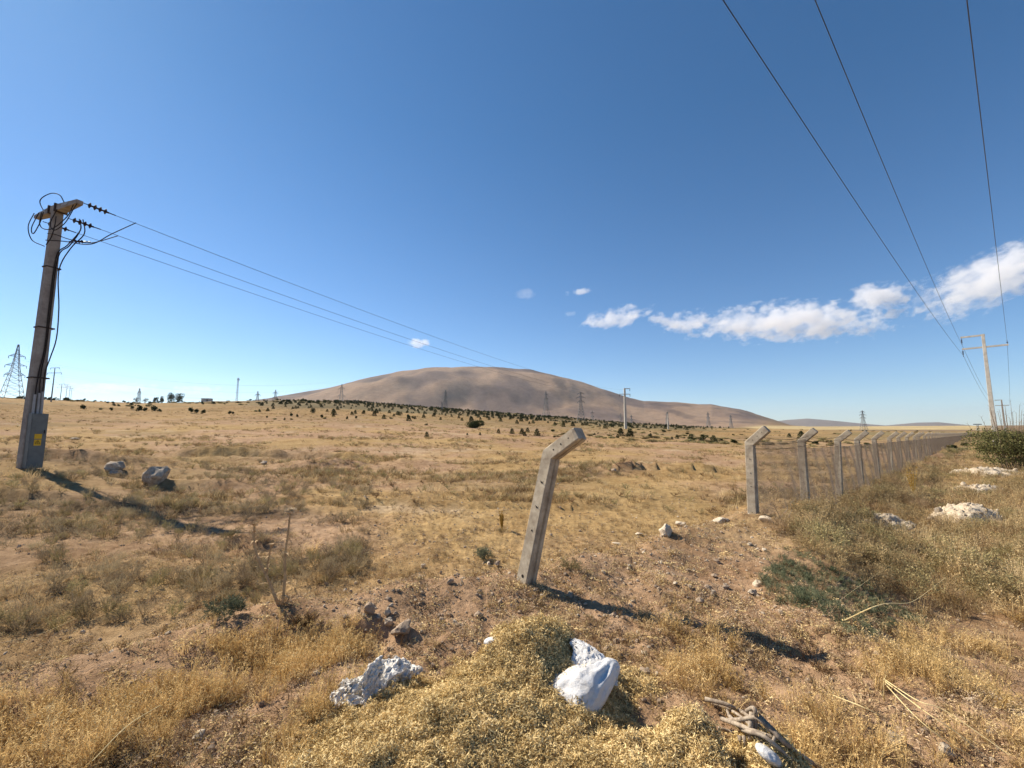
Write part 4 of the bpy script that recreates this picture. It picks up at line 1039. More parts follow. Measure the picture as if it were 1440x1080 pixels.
rubble_heap(1393, 668, 1.5, .9, .38, 'low pale rubble heap next to the green shrub', 9, 90)
rubble_heap(1378, 690, 1.0, .6, .16, 'small flat spill of pale stones between the two bigger heaps', 13, 50)
rubble_heap(1243, 742, .55, .4, .22, 'greyish rubble half hidden by weeds in front of the fence', 17, 60)

# ================================================================== SACKS AND PLASTIC
from mathutils import noise as mnoise
def crumple(name, seed, r, m, ridge=.25, freq=2.2, sub=5, squash=(1, 1, 1), fine=.05):
    bm = bmesh.new(); bmesh.ops.create_icosphere(bm, subdivisions=sub, radius=1)
    for v in bm.verts:
        p = v.co.copy(); q = p * freq + Vector((seed * 3.1, seed, -seed)); w_ = Vector((mnoise.noise(q * .7), mnoise.noise(q * .7 + Vector((7, 0, 0))), mnoise.noise(q * .7 + Vector((0, 7, 0)))))
        k = 1 - abs(mnoise.noise(q + w_ * 1.3)) * 2; k2 = 1 - abs(mnoise.noise(q * 2.7 + w_ * 2)) * 2; k3 = 1 - abs(mnoise.noise(q * 6)) * 2
        d = 1 + ridge * k + ridge * .45 * k2 + fine * k3
        v.co = Vector((p.x * squash[0], p.y * squash[1], p.z * squash[2])) * d * r
    me = bpy.data.meshes.new(name); bm.to_mesh(me); bm.free(); me.materials.append(M[m]); me.polygons.foreach_set('use_smooth', [True] * len(me.polygons)); return me
# white sack lying on the heap, its mouth turned up against the straw
sx0, sy0 = .355, 2.475
sz0 = h1(.385, 2.52) + .165
sack = empty('woven_sack', (sx0, sy0, sz0)); sack.scale = (1.15, 1.05, .88); tag(sack, 'white plastic sack half buried in the straw lump in front of the leaning post', 'sack')
def sack_mesh():
    # a slumped open bag: rings from the bottom seam (left point) round to the folded right end
    nu, nv = 90, 46; V = []; Fc = []
    for i in range(nu + 1):
        t = i / nu; x = -.235 + .46 * t
        prof = (math.sin(math.pi * min(1, t * .98 + .02)) ** .55) if t > .5 else (.10 + .90 * sstep(0, .52, t))
        for j in range(nv):
            a = 2 * math.pi * j / nv
            ry = .118 * prof; rz = .125 * prof
            y = math.cos(a) * ry; z = math.sin(a) * rz
            if z < 0: z *= .55
            q = Vector((x * 7, y * 7, z * 7))
            w_ = mnoise.noise(q * .8) * .018 + (1 - abs(mnoise.noise(Vector((x * 9, a * 1.6, 2.0))) * 2)) * .020 + (1 - 2.2 * abs(mnoise.noise(q * 1.7 + Vector((a, 0, 3))))) * .010 + (1 - 2 * abs(mnoise.noise(q * 4.5))) * .003
            k = 1 + w_ / .12
            # the body bends towards the camera in the middle
            V.append((x, y * k - .055 * math.sin(math.pi * t) + .10 * sstep(.55, 1, t), z * k + .055 + .055 * sstep(.55, 1.0, t) - .02 * (1 - t)))
    for i in range(nu):
        for j in range(nv): Fc.append((i * nv + j, (i + 1) * nv + j, (i + 1) * nv + (j + 1) % nv, i * nv + (j + 1) % nv))
    Fc += [tuple(range(nv)), tuple(range(nu * nv, (nu + 1) * nv))[::-1]]
    return mesh('sack_body', V, Fc, M['sack'], True)
link('sack_body', sack_mesh(), sack); bpy.context.view_layer.update()
b = MB()
for v in [Vector(q.co) for q in sack.children[0].data.vertices] if sack.children else []:
    if v.z > .07 and v.x < .10 and random.random() < .45 * (1 - sstep(-.02, .10, v.x)) * sstep(-.07, .02, v.y):
        d = rv().normalized() * random.uniform(.006, .013); s_ = d.cross(rv()).normalized() * .002; c = v + Vector((0, 0, .003)) + rv(.004)
        b.add([c - d, c + s_, c + d, c - s_], [(0, 1, 2, 3)], random.random())
b.build('clinging_straw', M['straw'], sack)['kind'] = 'stuff'
def sheet(name, P, m, parent, nu=40, nv=24, crinkle=.012, seed=0, thick=.0025, fr=9):
    """crumpled sheet through a 3 x 3 net of points (relative to parent)"""
    def q2(a, b, c, t): return a * (1 - t) ** 2 + b * 2 * t * (1 - t) + c * t * t
    V = []
    for i in range(nu + 1):
        t = i / nu
        for j in range(nv + 1):
            s_ = j / nv; rows = [q2(*[Vector(k) for k in P[r_]], s_) for r_ in range(3)]; p = q2(*rows, t)
            w1 = mnoise.noise(Vector((t * 3, s_ * 3, seed + 50))) * .8
            def rg(k, f): return 1 - 2.4 * abs(mnoise.noise(Vector((t * fr * f + w1 * 2, s_ * fr * f * .6 - w1, seed + k))))
            n3 = Vector((rg(0, 1) + .45 * rg(3, 2.6), rg(9, 1) + .45 * rg(12, 2.6), rg(20, .8) + .5 * rg(23, 2.3) + .2 * rg(27, 6)))
            edge = 1 + .5 * (mnoise.noise(Vector((t * 14, s_ * 14, seed + 4))) if (i in (0, nu) or j in (0, nv)) else 0)
            V.append(p + n3 * crinkle * edge)
    w_ = nv + 1; Fc = [(i * w_ + j, (i + 1) * w_ + j, (i + 1) * w_ + j + 1, i * w_ + j + 1) for i in range(nu) for j in range(nv)]
    o = link(name, mesh(name, V, Fc, M[m], True), parent); md = o.modifiers.new('thickness', 'SOLIDIFY'); md.thickness = thick; return o
sheet('torn_flap', [[(-.02, .08, .13), (.00, .16, .22), (-.02, .24, .20)], [(.08, .02, .12), (.09, .10, .26), (.06, .22, .22)], [(.18, -.02, .06), (.20, .06, .15), (.16, .16, .12)]], 'sack', sack, seed=3, crinkle=.008)
sheet('rolled_edge', [[(-.235, -.06, .03), (-.12, -.11, .10), (.04, -.07, .13)], [(-.23, -.02, .07), (-.10, -.04, .15), (.06, -.01, .19)], [(-.20, .03, .04), (-.08, .03, .11), (.08, .05, .15)]], 'sack', sack, seed=8, crinkle=.012)
o = sheet('plastic_film', [[(0, 0, 0), (.02, .10, .10), (.03, .2, .05)], [(.08, -.02, .06), (.12, .08, .14), (.12, .2, .08)], [(.17, -.04, -.03), (.20, .04, .03), (.2, .14, -.01)]], 'sheet', None, seed=14, crinkle=.012)
o.location = (.44, 2.80, h1(.5, 2.9) + .10); tag(o, 'grey translucent plastic film sticking up behind the white sack', 'plastic film')
# dusty white bag at the left
bx, by = hit(528, 975); bag = empty('plastic_bag', (bx, by, h1(bx, by))); tag(bag, 'crumpled dusty white plastic bag on the ground left of the straw heap', 'plastic bag')
def lobe(dx, dy, dz, r, seed, sq, name='bag_fold', m='bag'):
    o = link(name, crumple(name, seed, r, m, .20, 2.0, 5, sq, .03), bag); o.location = (dx, dy, dz); o.rotation_euler = (0, 0, seed); return o
lobe(.02, .02, .035, .085, 1.3, (1.2, .85, .75), 'bag_body'); lobe(.12, .09, .05, .055, 2.1, (1.1, .8, .75)); lobe(-.13, -.075, .02, .065, 3.7, (1.2, .9, .7))
sheet('bag_film', [[(-.12, -.05, .0), (-.12, .03, .13), (-.06, .13, .04)], [(-.03, -.13, .01), (-.02, -.04, .25), (.06, .15, .08)], [(.09, -.10, .0), (.12, .01, .13), (.17, .12, .04)]], 'bag', bag, 90, 70, .028, 5, .0015, 3.4)
sheet('bag_film', [[(.04, .0, .08), (.08, .08, .20), (.08, .16, .03)], [(.12, -.02, .05), (.16, .06, .19), (.17, .16, .05)], [(.17, .0, .0), (.22, .07, .06), (.24, .15, .01)]], 'bag', bag, 60, 50, .022, 25, .0015, 3.6)
sheet('bag_film', [[(-.25, -.13, .0), (-.21, -.06, .09), (-.16, .05, .01)], [(-.18, -.20, .0), (-.13, -.08, .17), (-.07, .03, .05)], [(-.07, -.19, .0), (-.05, -.11, .08), (-.0, -.02, .04)]], 'bag', bag, 70, 60, .024, 15, .0015, 3.6)
sheet('bag_film', [[(-.06, -.12, .13), (-.02, -.08, .20), (.02, -.02, .20)], [(-.04, -.16, .06), (.0, -.12, .12), (.05, -.06, .12)], [(-.02, -.19, -.01), (.02, -.15, .02), (.06, -.12, .0)]], 'bag', bag, 50, 40, .012, 45, .0015, 5)
# small pieces
x, y = .0, 0
x, y = hit(693, 901, .02, HH); x = float(x); y = float(y)
o = link('plastic_scrap', crumple('plastic_scrap', 6, .038, 'sack', .12, 1.2, 4, (1.25, .8, .6))); o.location = (x, y, float(HH(x, y)[0]) + .012); tag(o, 'small smooth white scrap on the left shoulder of the straw heap', 'plastic scrap')
x, y = hit(1081, 1058, .03, HH)
o = link('plastic_cup', crumple('plastic_cup', 4, .052, 'sack', .10, 1.3, 4, (1.15, .85, .42))); o.location = (x, y, float(HH(x, y)[0]) + .02); o.rotation_euler = (.3, .5, .7); tag(o, 'smooth white plastic piece below the twisted grey sticks at the bottom edge', 'plastic scrap')

# ================================================================== STICKS, THISTLE, STANDOUT PLANTS
def stick_bundle():
    x0, y0 = hit(1050, 1015); root = empty('stick_bundle', (x0, y0, float(HH(x0, y0)[0]))); tag(root, 'bundle of bent grey dry sticks lying at the right edge of the straw heap', 'sticks')
    def P(px, py, up):
        x, y = hit(px, py, up, HH); return Vector((x, y, float(HH(x, y)[0]) + up)) - Vector(root.location)
    S = [([(992, 983, .05), (1020, 990, .09), (1048, 1004, .10), (1068, 1022, .06)], .011), ([(1015, 1011, .05), (1035, 1018, .10), (1060, 1028, .08), (1090, 1038, .03)], .010),
         ([(1018, 1013, .06), (1040, 1012, .12), (1065, 1010, .11), (1085, 1030, .04)], .009), ([(1025, 1006, .04), (1045, 1026, .08), (1075, 1036, .07), (1115, 1070, .02)], .009),
         ([(1058, 1003, .13), (1056, 1020, .10), (1055, 1040, .04)], .012), ([(1050, 1000, .10), (1060, 996, .15), (1063, 1012, .10), (1062, 1038, .03)], .009),
         ([(1040, 1035, .07), (1042, 1048, .03)], .008), ([(1046, 1035, .07), (1049, 1050, .03)], .008), ([(1070, 1010, .08), (1085, 1025, .06), (1110, 1050, .03), (1160, 1085, .02)], .011),
         ([(1010, 1024, .03), (1035, 1030, .05), (1050, 1026, .06)], .008), ([(1022, 998, .06), (1028, 1012, .08), (1036, 1020, .05)], .007), ([(1090, 1036, .06), (1083, 1050, .02)], .006), ([(1000, 988, .02), (1030, 1000, .07), (1055, 1020, .06), (1075, 1050, .02)], .007)]
    for pts, r in S:
        b = MB(); Q = [P(*p) for p in pts]; b.tube(spline(Q, 6) if len(Q) > 2 else Q, r * 1.15, 7, r * .8); b.build('stick', M['stick'], root, smooth=True)
stick_bundle()
def thistle(px, py, stems, label, scale=1.0):
    x0, y0 = hit(px, py); root = empty('dry_thistle', (x0, y0, h1(x0, y0))); tag(root, label, 'thistle')
    for pts, r, head in stems:
        b = MB(); Q = spline([Vector(p) * scale for p in pts], 7); b.tube(Q, r, 6, r * .55)
        for i in range(2, len(Q) - 1):
            for _ in range(2):
                d = rv().normalized(); d.z = abs(d.z) * .6; b.bar(Q[i], Q[i] + d * random.uniform(.012, .03), .0018, 3, .0004)
            if random.random() < .22:
                d = Vector((random.gauss(0, 1), random.gauss(0, 1), .5)).normalized(); s_ = d.cross(Vector((0, 0, 1))).normalized(); b.ribbon(bez(Q[i], Q[i] + d * .05, Q[i] + d * .09 - Vector((0, 0, .03)), 3), .016, s_)
        st_ = b.build('stem', M['thistle'], root)
        if head:
            hb_ = MB(); c = Q[-1]
            for _ in range(head):
                d = Vector((random.gauss(0, 1), random.gauss(0, 1), random.gauss(.35, .6))).normalized(); e = c + Vector((d.x, d.y, d.z * .6)) * .05 * random.uniform(.6, 1.1); hb_.bar(c, e, .0022, 3, .001)
            hb_.bar(c - Vector((0, 0, .02)), c + Vector((0, 0, .006)), .012, 8, .02); hb_.build('flower_head', M['thistle_head'] if head > 60 else M['thistle'], root)
    b = twiggy(.12, 1.3, 14, 'thistle', 2, .009); link('basal_leaf', b, root)
    return root
thistle(397, 851, [([(0, 0, -.02), (.01, 0, .2), (.0, .0, .38), (.012, 0, .54), (.025, 0, .77)], .013, 260),
                   ([(-.03, .01, -.02), (-.13, 0, .20), (-.22, 0, .36), (-.27, 0, .50), (-.275, 0, .66)], .013, 50), ([(-.15, 0, .22), (-.14, 0, .36), (-.12, 0, .49)], .009, 14)],
        'tall dry thistle with a pale fluffy head standing left of the hollow')
def plant(name, px, py, me, label, cat, s=1.0, group=None, part='foliage'):
    x, y = hit(px, py); root = empty(name, (x, y, h1(x, y) - .01), random.uniform(0, 6)); tag(root, label, cat, group); o = link(part, me, root); o.scale = (s, s, s); return root
# yellow spike plant
def spike_plant(h, n):
    b = MB()
    for _ in range(9):
        t = random.uniform(0, 6.28); q = Vector((math.cos(t), math.sin(t), 0)) * random.uniform(0, .16) * h
        top = q * 1.1 + Vector((0, 0, h * random.uniform(.7, 1))); p0 = Vector((0, 0, .1 * h)); pts = bez(p0, q * .8 + Vector((0, 0, h * .5)), top, 8); b.tube(pts, .006, 4, .002)
        for p in pts[2:]:
            for _ in range(n): d = rv().normalized() * random.uniform(.01, .024) + Vector((0, 0, .008)); s_ = d.cross(rv()).normalized() * .005; c = Vector(p) + rv(.014); b.add([c, c + d * .5 + s_, c + d, c + d * .5 - s_], [(0, 1, 2, 3)], random.random())
    return b.data('flower_spikes', M['yellow_plant'])
yp = plant('yellow_spike_plant', 706, 748, spike_plant(.52, 26), 'yellow dried spike plant left of the leaning post', 'plant', part='flower_spikes')
link('foliage', twiggy(.17, 1.4, 12, 'olive_weed', 2, .006, 5), yp)
plant('grey_shrub', 681, 786, twiggy(.26, .8, 26, 'grey_green', 3, .003, 5), 'small rounded grey green shrub left of the leaning post foot', 'shrub')
plant('weed_tuft', 803, 800, twiggy(.20, 1.2, 34, 'olive_weed', 2, .0035, 3), 'spreading olive tuft right of the leaning post foot', 'plant')
plant('grey_shrub', 318, 872, twiggy(.22, .8, 20, 'grey_green', 3, .003, 5), 'small grey green shrub left of the tall thistle', 'shrub')
plant('dry_leaf_clump', 425, 880, twiggy(.16, 1.2, 22, 'brown_weed', 2, .012, 2), 'dark brown withered leaf clump right below the tall thistle', 'plant')
plant('grass_tussock', 438, 779, tuft(90, .26, .10, .6, .006, .3, .3, 'gold_leaf'), 'yellow grass tussock on bare soil right of the thistle', 'grass tussock')
yp2 = plant('yellow_spike_plant', 1285, 700, spike_plant(.95, 24), 'tall yellow brown plant in the weeds beside the seventh fence post', 'plant', part='flower_spikes')
for k, (a, b_, l) in enumerate([(1165, 775, 'leafy yellow green weed below the third fence post'), (1340, 640, 'olive weed by the far part of the fence left of the shrub'), (1090, 748, 'tangled dry twigs at the foot of the first fence post')]):
    plant('tall_weed', a, b_, twiggy((.5, .7, .35)[k], .9, 26, ('olive_weed', 'olive_weed', 'brown_weed')[k], 3, .005, (3, 3, 0)[k]), l, 'plant')
# bleached looped twigs by the first post
x0, y0 = hit(1096, 738); root = empty('looped_twigs', (x0, y0, h1(x0, y0))); tag(root, 'bleached curling twigs in front of the chain link next to the first fence post', 'sticks')
for pts in ([(0, 0, 0), (.05, 0, .15), (.16, 0, .28), (.12, 0, .42)], [(.02, 0, 0), (.16, .02, .10), (.24, .02, .24), (.22, 0, .36), (.28, 0, .42)], [(-.02, 0, .02), (-.06, 0, .09), (0, 0, .13), (.07, 0, .08), (.02, 0, .01)], [(0, 0, .02), (.2, -.25, .02), (.4, -.4, .03), (.7, -.75, .02)], [(0, -.05, .02), (.05, -.4, .04), (.2, -.9, .02)], [(.05, 0, .05), (-.02, 0, .22), (-.10, 0, .36)]):
    b = MB(); b.tube(spline(pts, 6), .006, 5, .003); b.build('twig', M['stick'], root)
# long pale straws lying over the grass at bottom right
def long_straw(P_, label, r=.0028):
    Q = []
    for (px_, py_, up) in P_:
        x, y = hit(px_, py_, up); Q.append(Vector((x, y, h1(x, y) + up)))
    b = MB(); b.tube(spline(Q, 8), r, 5, r * .5); o = b.build('long_straw', M['dry_straw']); tag(o, label, 'straw', 'long pale straws at the bottom right')
M['dry_straw'] = simple('long_pale_straw', (.72, .60, .33), (.60, .46, .22), 12, .7)
long_straw([(1243, 955, .20), (1290, 985, .25), (1330, 1000, .22), (1420, 1062, .12)], 'longest pale straw arching to the bottom right corner')
long_straw([(1244, 958, .20), (1300, 1000, .24), (1345, 1030, .18), (1388, 1066, .10)], 'second long straw from the same root, lying just below the longest')
long_straw([(1245, 962, .20), (1290, 1010, .20), (1335, 1045, .14), (1365, 1062, .08)], 'third and lowest straw fanning from the same root')
long_straw([(1172, 978, .12), (1215, 995, .16), (1262, 1018, .10)], 'separate short pale straw left of the fanned straws')
long_straw([(1243, 985, .02), (1243, 962, .20), (1246, 950, .28)], 'upright stub of straw the long straws bend from', .004)
long_straw([(1300, 720, .05), (1290, 762, .2), (1180, 845, .05)], 'dry pale stalk slanting before the green creeping plant')
long_straw([(1188, 872, .05), (1240, 850, .3), (1285, 845, .25), (1330, 812, .3)], 'long thin dry stem lying across the weeds at the right', .004)
long_straw([(0, 905, .05), (60, 890, .15), (110, 868, .1)], 'dark thin stalk rising to the right at the left edge', .003)
long_straw([(130, 1070, .2), (180, 1020, .28), (225, 992, .22)], 'long pale grass stem leaning over the golden grass, bottom left', .0022)

# ================================================================== SHRUBS, SAPLINGS, TREES
def shrub_big():
    x0, y0 = hit(1425, 665); x0 += .7; y0 += .5
    root = empty('green_shrub', (x0, y0, h1(x0, y0))); tag(root, 'large dark green shrub with bare shoots at the right edge below the pale pole', 'shrub')
    clump(14000, 1.85, 1.4, .05, 'shrub').build('foliage', M['shrub'], root)
    b = MB()
    for _ in range(44):
        t = random.uniform(0, 6.28); q = random.uniform(.1, 1.3); a = Vector((math.cos(t) * q * .5, math.sin(t) * q * .5, .1)); e = Vector((math.cos(t) * q * 1.15, math.sin(t) * q * 1.1, random.uniform(2.2, 3.6) * (1 - .15 * q)))
        pts = bez(a, (a + e) / 2 + rv(.12), e, 6); b.tube(pts, .015, 4, .005)
        for p in pts[2:]:
            for _ in range(3): d = (rv() + Vector((0, 0, .6))).normalized() * random.uniform(.06, .2); b.bar(p, Vector(p) + d, .003, 3, .001)
    b.build('branch', M['bark'], root)
shrub_big()
def bush_at(px, py, w, h, label, n=1500, leaf=.09, D=None, m='bush', name='bush', cat='bush'):
    x, y = hit(px, py); root = empty(name, (x, y, h1(x, y) - .05), random.uniform(0, 6)); tag(root, label, cat)
    c = clump(n, w / 2, h / 2, leaf, m, base=-h * .13); c.build('foliage', M[m], root)
    b = MB(); 
    for _ in range(5): b.bar((0, 0, 0), rv(.3 * w) * .5 + Vector((0, 0, h * .55)), .04, 5, .015)
    b.build('branch', M['bark'], root)
x, y = hit(665, 601); dd = math.hypot(x, y); k = dd / F
bush_at(665, 602, 30 * k, 20 * k, 'round dark green bush alone in the middle of the field below the hill', 7000, .024 * 25 * k)
# young pines: dark little conical trees
def pine(n=260, seed=0):
    b = MB()
    for _ in range(n):
        z = random.random() ** 1.15; rr_ = (.38 * (1 - z) ** .6 + .05) * math.sqrt(random.uniform(.02, 1)); t = random.uniform(0, 6.28)
        p = Vector((math.cos(t) * rr_, math.sin(t) * rr_, .0 + z * .95)); d = (Vector((math.cos(t), math.sin(t), random.uniform(-.5, .6))) * .5 + rv(1)).normalized() * random.uniform(.07, .14); s_ = d.cross(rv()).normalized() * .04
        b.add([p, p + d * .5 + s_, p + d, p + d * .5 - s_], [(0, 1, 2, 3)], random.random())
    return b.data('crown', M['sapling'])
pines = [pine(520) for _ in range(3)]; tr_ = MB(); tr_.bar((0, 0, -.05), (0, 0, .5), .03, 5, .015); trunk_me = tr_.data('trunk', M['bark'])
def sap_at(x, y, s, label, group='young pines on the steppe', parts=True, sq=1.0):
    root = empty('young_pine', (x, y, h1(x, y)), random.uniform(0, 6)); root.scale = (s * sq, s * sq, s); tag(root, label, 'young pine', group)
    link('crown', random.choice(pines), root)
    if parts: link('trunk', trunk_me, root)
named = [(720, 610, 9, 'first of the young pines right of the round dark bush'), (734, 611, 10, 'second of the young pines right of the round dark bush'), (742, 608, 8, 'third young pine of the cluster right of the round bush'), (738, 613, 7, 'lower young pine in the cluster right of the round bush'), (755, 613, 12, 'young pine just left of the leaning post head'), (701, 609, 7, 'pale small pine nearest to the round dark bush'),
         (600, 615, 9, 'lone young pine left below the round dark bush'), (657, 612, 4, 'tiny pine under the round dark bush'), (675, 612, 5, 'tiny pine right under the round dark bush'), (873, 613, 13, 'larger young pine left of the foot of the pale pole'), (886, 615, 15, 'larger young pine right of the foot of the pale pole'), (915, 616, 8, 'young pine between the pale pole and the thin pole'), (952, 617, 7, 'young pine right of the thin pole'),
         (972, 620, 12, 'left of the three dark young pines left of the fence'), (988, 621, 12, 'middle of the three dark young pines left of the fence'), (1004, 623, 13, 'right of the three dark young pines left of the fence'), (1110, 615, 7, 'low round green bush seen behind the first fence bay'), (1127, 617, 13, 'dark upright young tree behind the fence near the second post'), (945, 618, 5, 'tiny pine near the thin pole'), (836, 612, 4, 'tiny pine right of the tallest pylon')]
occ = []
for (a, b_, hpx, l) in named:
    x, y = hit(a, b_); sap_at(x, y, hpx * math.hypot(x, y) / F * math.cos(math.atan2(x, y)) * .85, l, None if False else 'young pines on the steppe', sq=1.15); occ.append((x, y))
# the planted slope, in loose rows
ax_ = np.array([math.sin(R(-62)), math.cos(R(-62))]); bx_ = np.array([math.cos(R(-62)), -math.sin(R(-62))])
ii, jj = np.meshgrid(np.arange(-90, 90), np.arange(-90, 140)); gx = (ax_[0] * ii * 7.5 + bx_[0] * jj * 5.6).ravel(); gy = (ax_[1] * ii * 7.5 + bx_[1] * jj * 5.6).ravel()
gx = gx + rng.normal(0, .9, gx.size); gy = gy + rng.normal(0, .9, gy.size)
z = H(gx, gy); px, py = project(gx, gy, z); rr = np.hypot(gx, gy)
edge_lo = np.interp(px, [330, 400, 500, 620, 700, 800, 900, 960, 1040], [575, 583, 590, 594, 597, 601, 605, 606, 605])
dens = sstep(-1, 4, edge_lo - py) * sstep(330, 430, px) * (1 - sstep(955, 1035, px)) * (rr < 520) * (gy > 0) * (rr > 90)
dens *= .45 + .55 * sstep(-.2, .15, fbm(gx / 30, gy / 30, 161, 2))
k = rng.random(gx.size) < dens * .8
gx, gy, z, px, py, rr = gx[k], gy[k], z[k], px[k], py[k], rr[k]
o_ = np.argsort(rr)
for i in o_[:230]:
    sap_at(gx[i], gy[i], random.uniform(.7, 1.35), 'small dark pine among the planted rows on the slope below the hill', 'young pines of the planted rows', False, 1.2)
rest = o_[230:]; c_pine = proto_collection('pine_source', pines); s = rng.uniform(.8, 1.7, len(rest))
scatter('planted_pines', np.stack([gx[rest], gy[rest], z[rest]], -1), rs3(len(rest), .03), np.stack([s * 1.25, s * 1.25, s], -1), rng.integers(0, 3, len(rest)), c_pine, 'dense rows of far dark young pines covering the slope under the hill', 'planted pines')
print('pines', len(o_))
# brown and dark bushes of the left field
bush_me = [clump(420, .42, .55, .10, 'bush').data('foliage', M['bush']), clump(420, .6, .35, .11, 'olive_weed').data('foliage', M['olive_weed']), clump(380, .38, .6, .10, 'bush').data('foliage', M['bush'])]
LB = [(118, 577, 9), (142, 576, 5), (156, 578, 6), (185, 576, 6), (195, 580, 10), (204, 579, 7), (218, 580, 11), (225, 580, 6), (268, 581, 9), (275, 582, 8), (285, 583, 8), (323, 583, 6), (328, 583, 5), (360, 579, 5), (365, 580, 5), (375, 588, 4), (386, 590, 5), (400, 591, 4), (410, 586, 6), (418, 587, 5), (452, 588, 6), (456, 589, 5), (488, 590, 5), (501, 589, 5), (574, 588, 6), (580, 589, 5), (550, 589, 5), (599, 598, 5), (410, 590, 4)]
ORD = 'first second third fourth fifth sixth seventh eighth ninth tenth eleventh twelfth thirteenth fourteenth fifteenth sixteenth seventeenth eighteenth nineteenth twentieth twenty-first twenty-second twenty-third twenty-fourth twenty-fifth twenty-sixth twenty-seventh twenty-eighth twenty-ninth thirtieth'.split()
LB.sort()
for k, (a, b_, wpx) in enumerate(LB):
    x, y = hit(a, b_); s = wpx * math.hypot(x, y) / F * math.cos(math.atan2(x, y)) * .95
    o = link('steppe_bush', bush_me[0 if wpx > 5 else k % 3]); o.location = (x, y, h1(x, y) - .05); o.scale = (s, s, s); o.rotation_euler = (0, 0, k)
    tag(o, ORD[k] + ' dark bush counted from the left utility pole towards the planted slope', 'bush', 'dark bushes on the left field')
# far bushes fringing the skyline
n = 1500; a = np.radians(rng.uniform(-56, 8, n)); r = rng.uniform(250, 440, n); x = r * np.sin(a); y = r * np.cos(a); z = H(x, y); s = rng.uniform(.6, 2.2, n)
k = rng.random(n) < sstep(-.1, .3, fbm(x / 25, y / 25, 171, 3)); n = int(k.sum())
c_bush = proto_collection('bush_source', bush_me)
scatter('skyline_scrub', np.stack([x[k], y[k], z[k]], -1), rs3(n, .05), np.stack([s[k] * 1.4, s[k] * 1.4, s[k] * .9], -1), rng.integers(0, 3, n), c_bush, 'far dark scrub fringing the skyline at the left', 'scrub')
n = 2600; a = np.radians(rng.uniform(5, 48, n)); r = 60 * (15 ** rng.random(n)); x = r * np.sin(a); y = r * np.cos(a); z = H(x, y); s = rng.uniform(.25, .75, n) * (1 + r / 300)
k = rng.random(n) < .5 * sstep(.0, .4, fbm(x / 40, y / 25, 173, 3)); n = int(k.sum())
scatter('plain_scrub', np.stack([x[k], y[k], z[k]], -1), rs3(n, .05), np.stack([s[k] * 1.3, s[k] * 1.3, s[k] * .7], -1), np.where(rng.random(n) < .8, 1, 0), c_bush, 'low scrub dotted over the plain behind the fence', 'scrub')
# trees on the left skyline
def skyline_tree(px, w, h, label, D=330, n=900):
    X, Y, _ = at_depth(px, 566, D); z = h1(X, Y); zt = at_depth(px, 566 - h * 1.3, D)[2]; wd = w * D / F; hh = zt - z
    root = empty('skyline_tree', (X, Y, z)); tag(root, label, 'tree', 'trees on the left skyline')
    clump(int(n * 1.6), wd / 2 * .85, hh * .46, .32, 'bush', base=hh * .02).build('crown', M['bush'], root)
    b = MB(); b.bar((0, 0, -.3), (0, 0, hh * .45), .25, 6, .15)
    for _ in range(5): b.bar((0, 0, hh * .3), (random.uniform(-.3, .3) * wd, random.uniform(-.3, .3) * wd, hh * .7), .1, 4, .04)
    b.build('trunk', M['bark'], root)
skyline_tree(241, 13, 12.5, 'left half of the big dark tree pair on the left skyline')
skyline_tree(253, 15, 12.5, 'right half of the big dark tree pair on the left skyline')
skyline_tree(218, 8, 8, 'smaller grey green tree next left of the big dark tree pair', n=350)
skyline_tree(228, 8, 8.5, 'small rounded tree touching the left side of the big dark tree pair', n=350)
skyline_tree(191, 8, 7, 'sparse thin tree, leftmost on the left skyline', n=110)
skyline_tree(204, 10, 7, 'sparse bare looking tree, second from the left on the skyline', n=110)
# low shed on the skyline
X, Y, _ = at_depth(291, 564, 340); z = h1(X, Y)
sh = empty('far_shed', (X, Y, z), .2); tag(sh, 'low pale shed on the skyline between the tree pair and the mast', 'shed')
b = MB(); b.box((0, 0, 1.2), (6.5, 4, 2.6)); b.build('wall', M['wall'], sh); b = MB(); b.box((0, 0, 2.62), (7.2, 4.6, .25)); b.build('roof', M['roof'], sh)
b = MB(); b.box((1, -2.05, 1.2), (1.0, .1, 1.6)); b.build('door', M['roof'], sh)

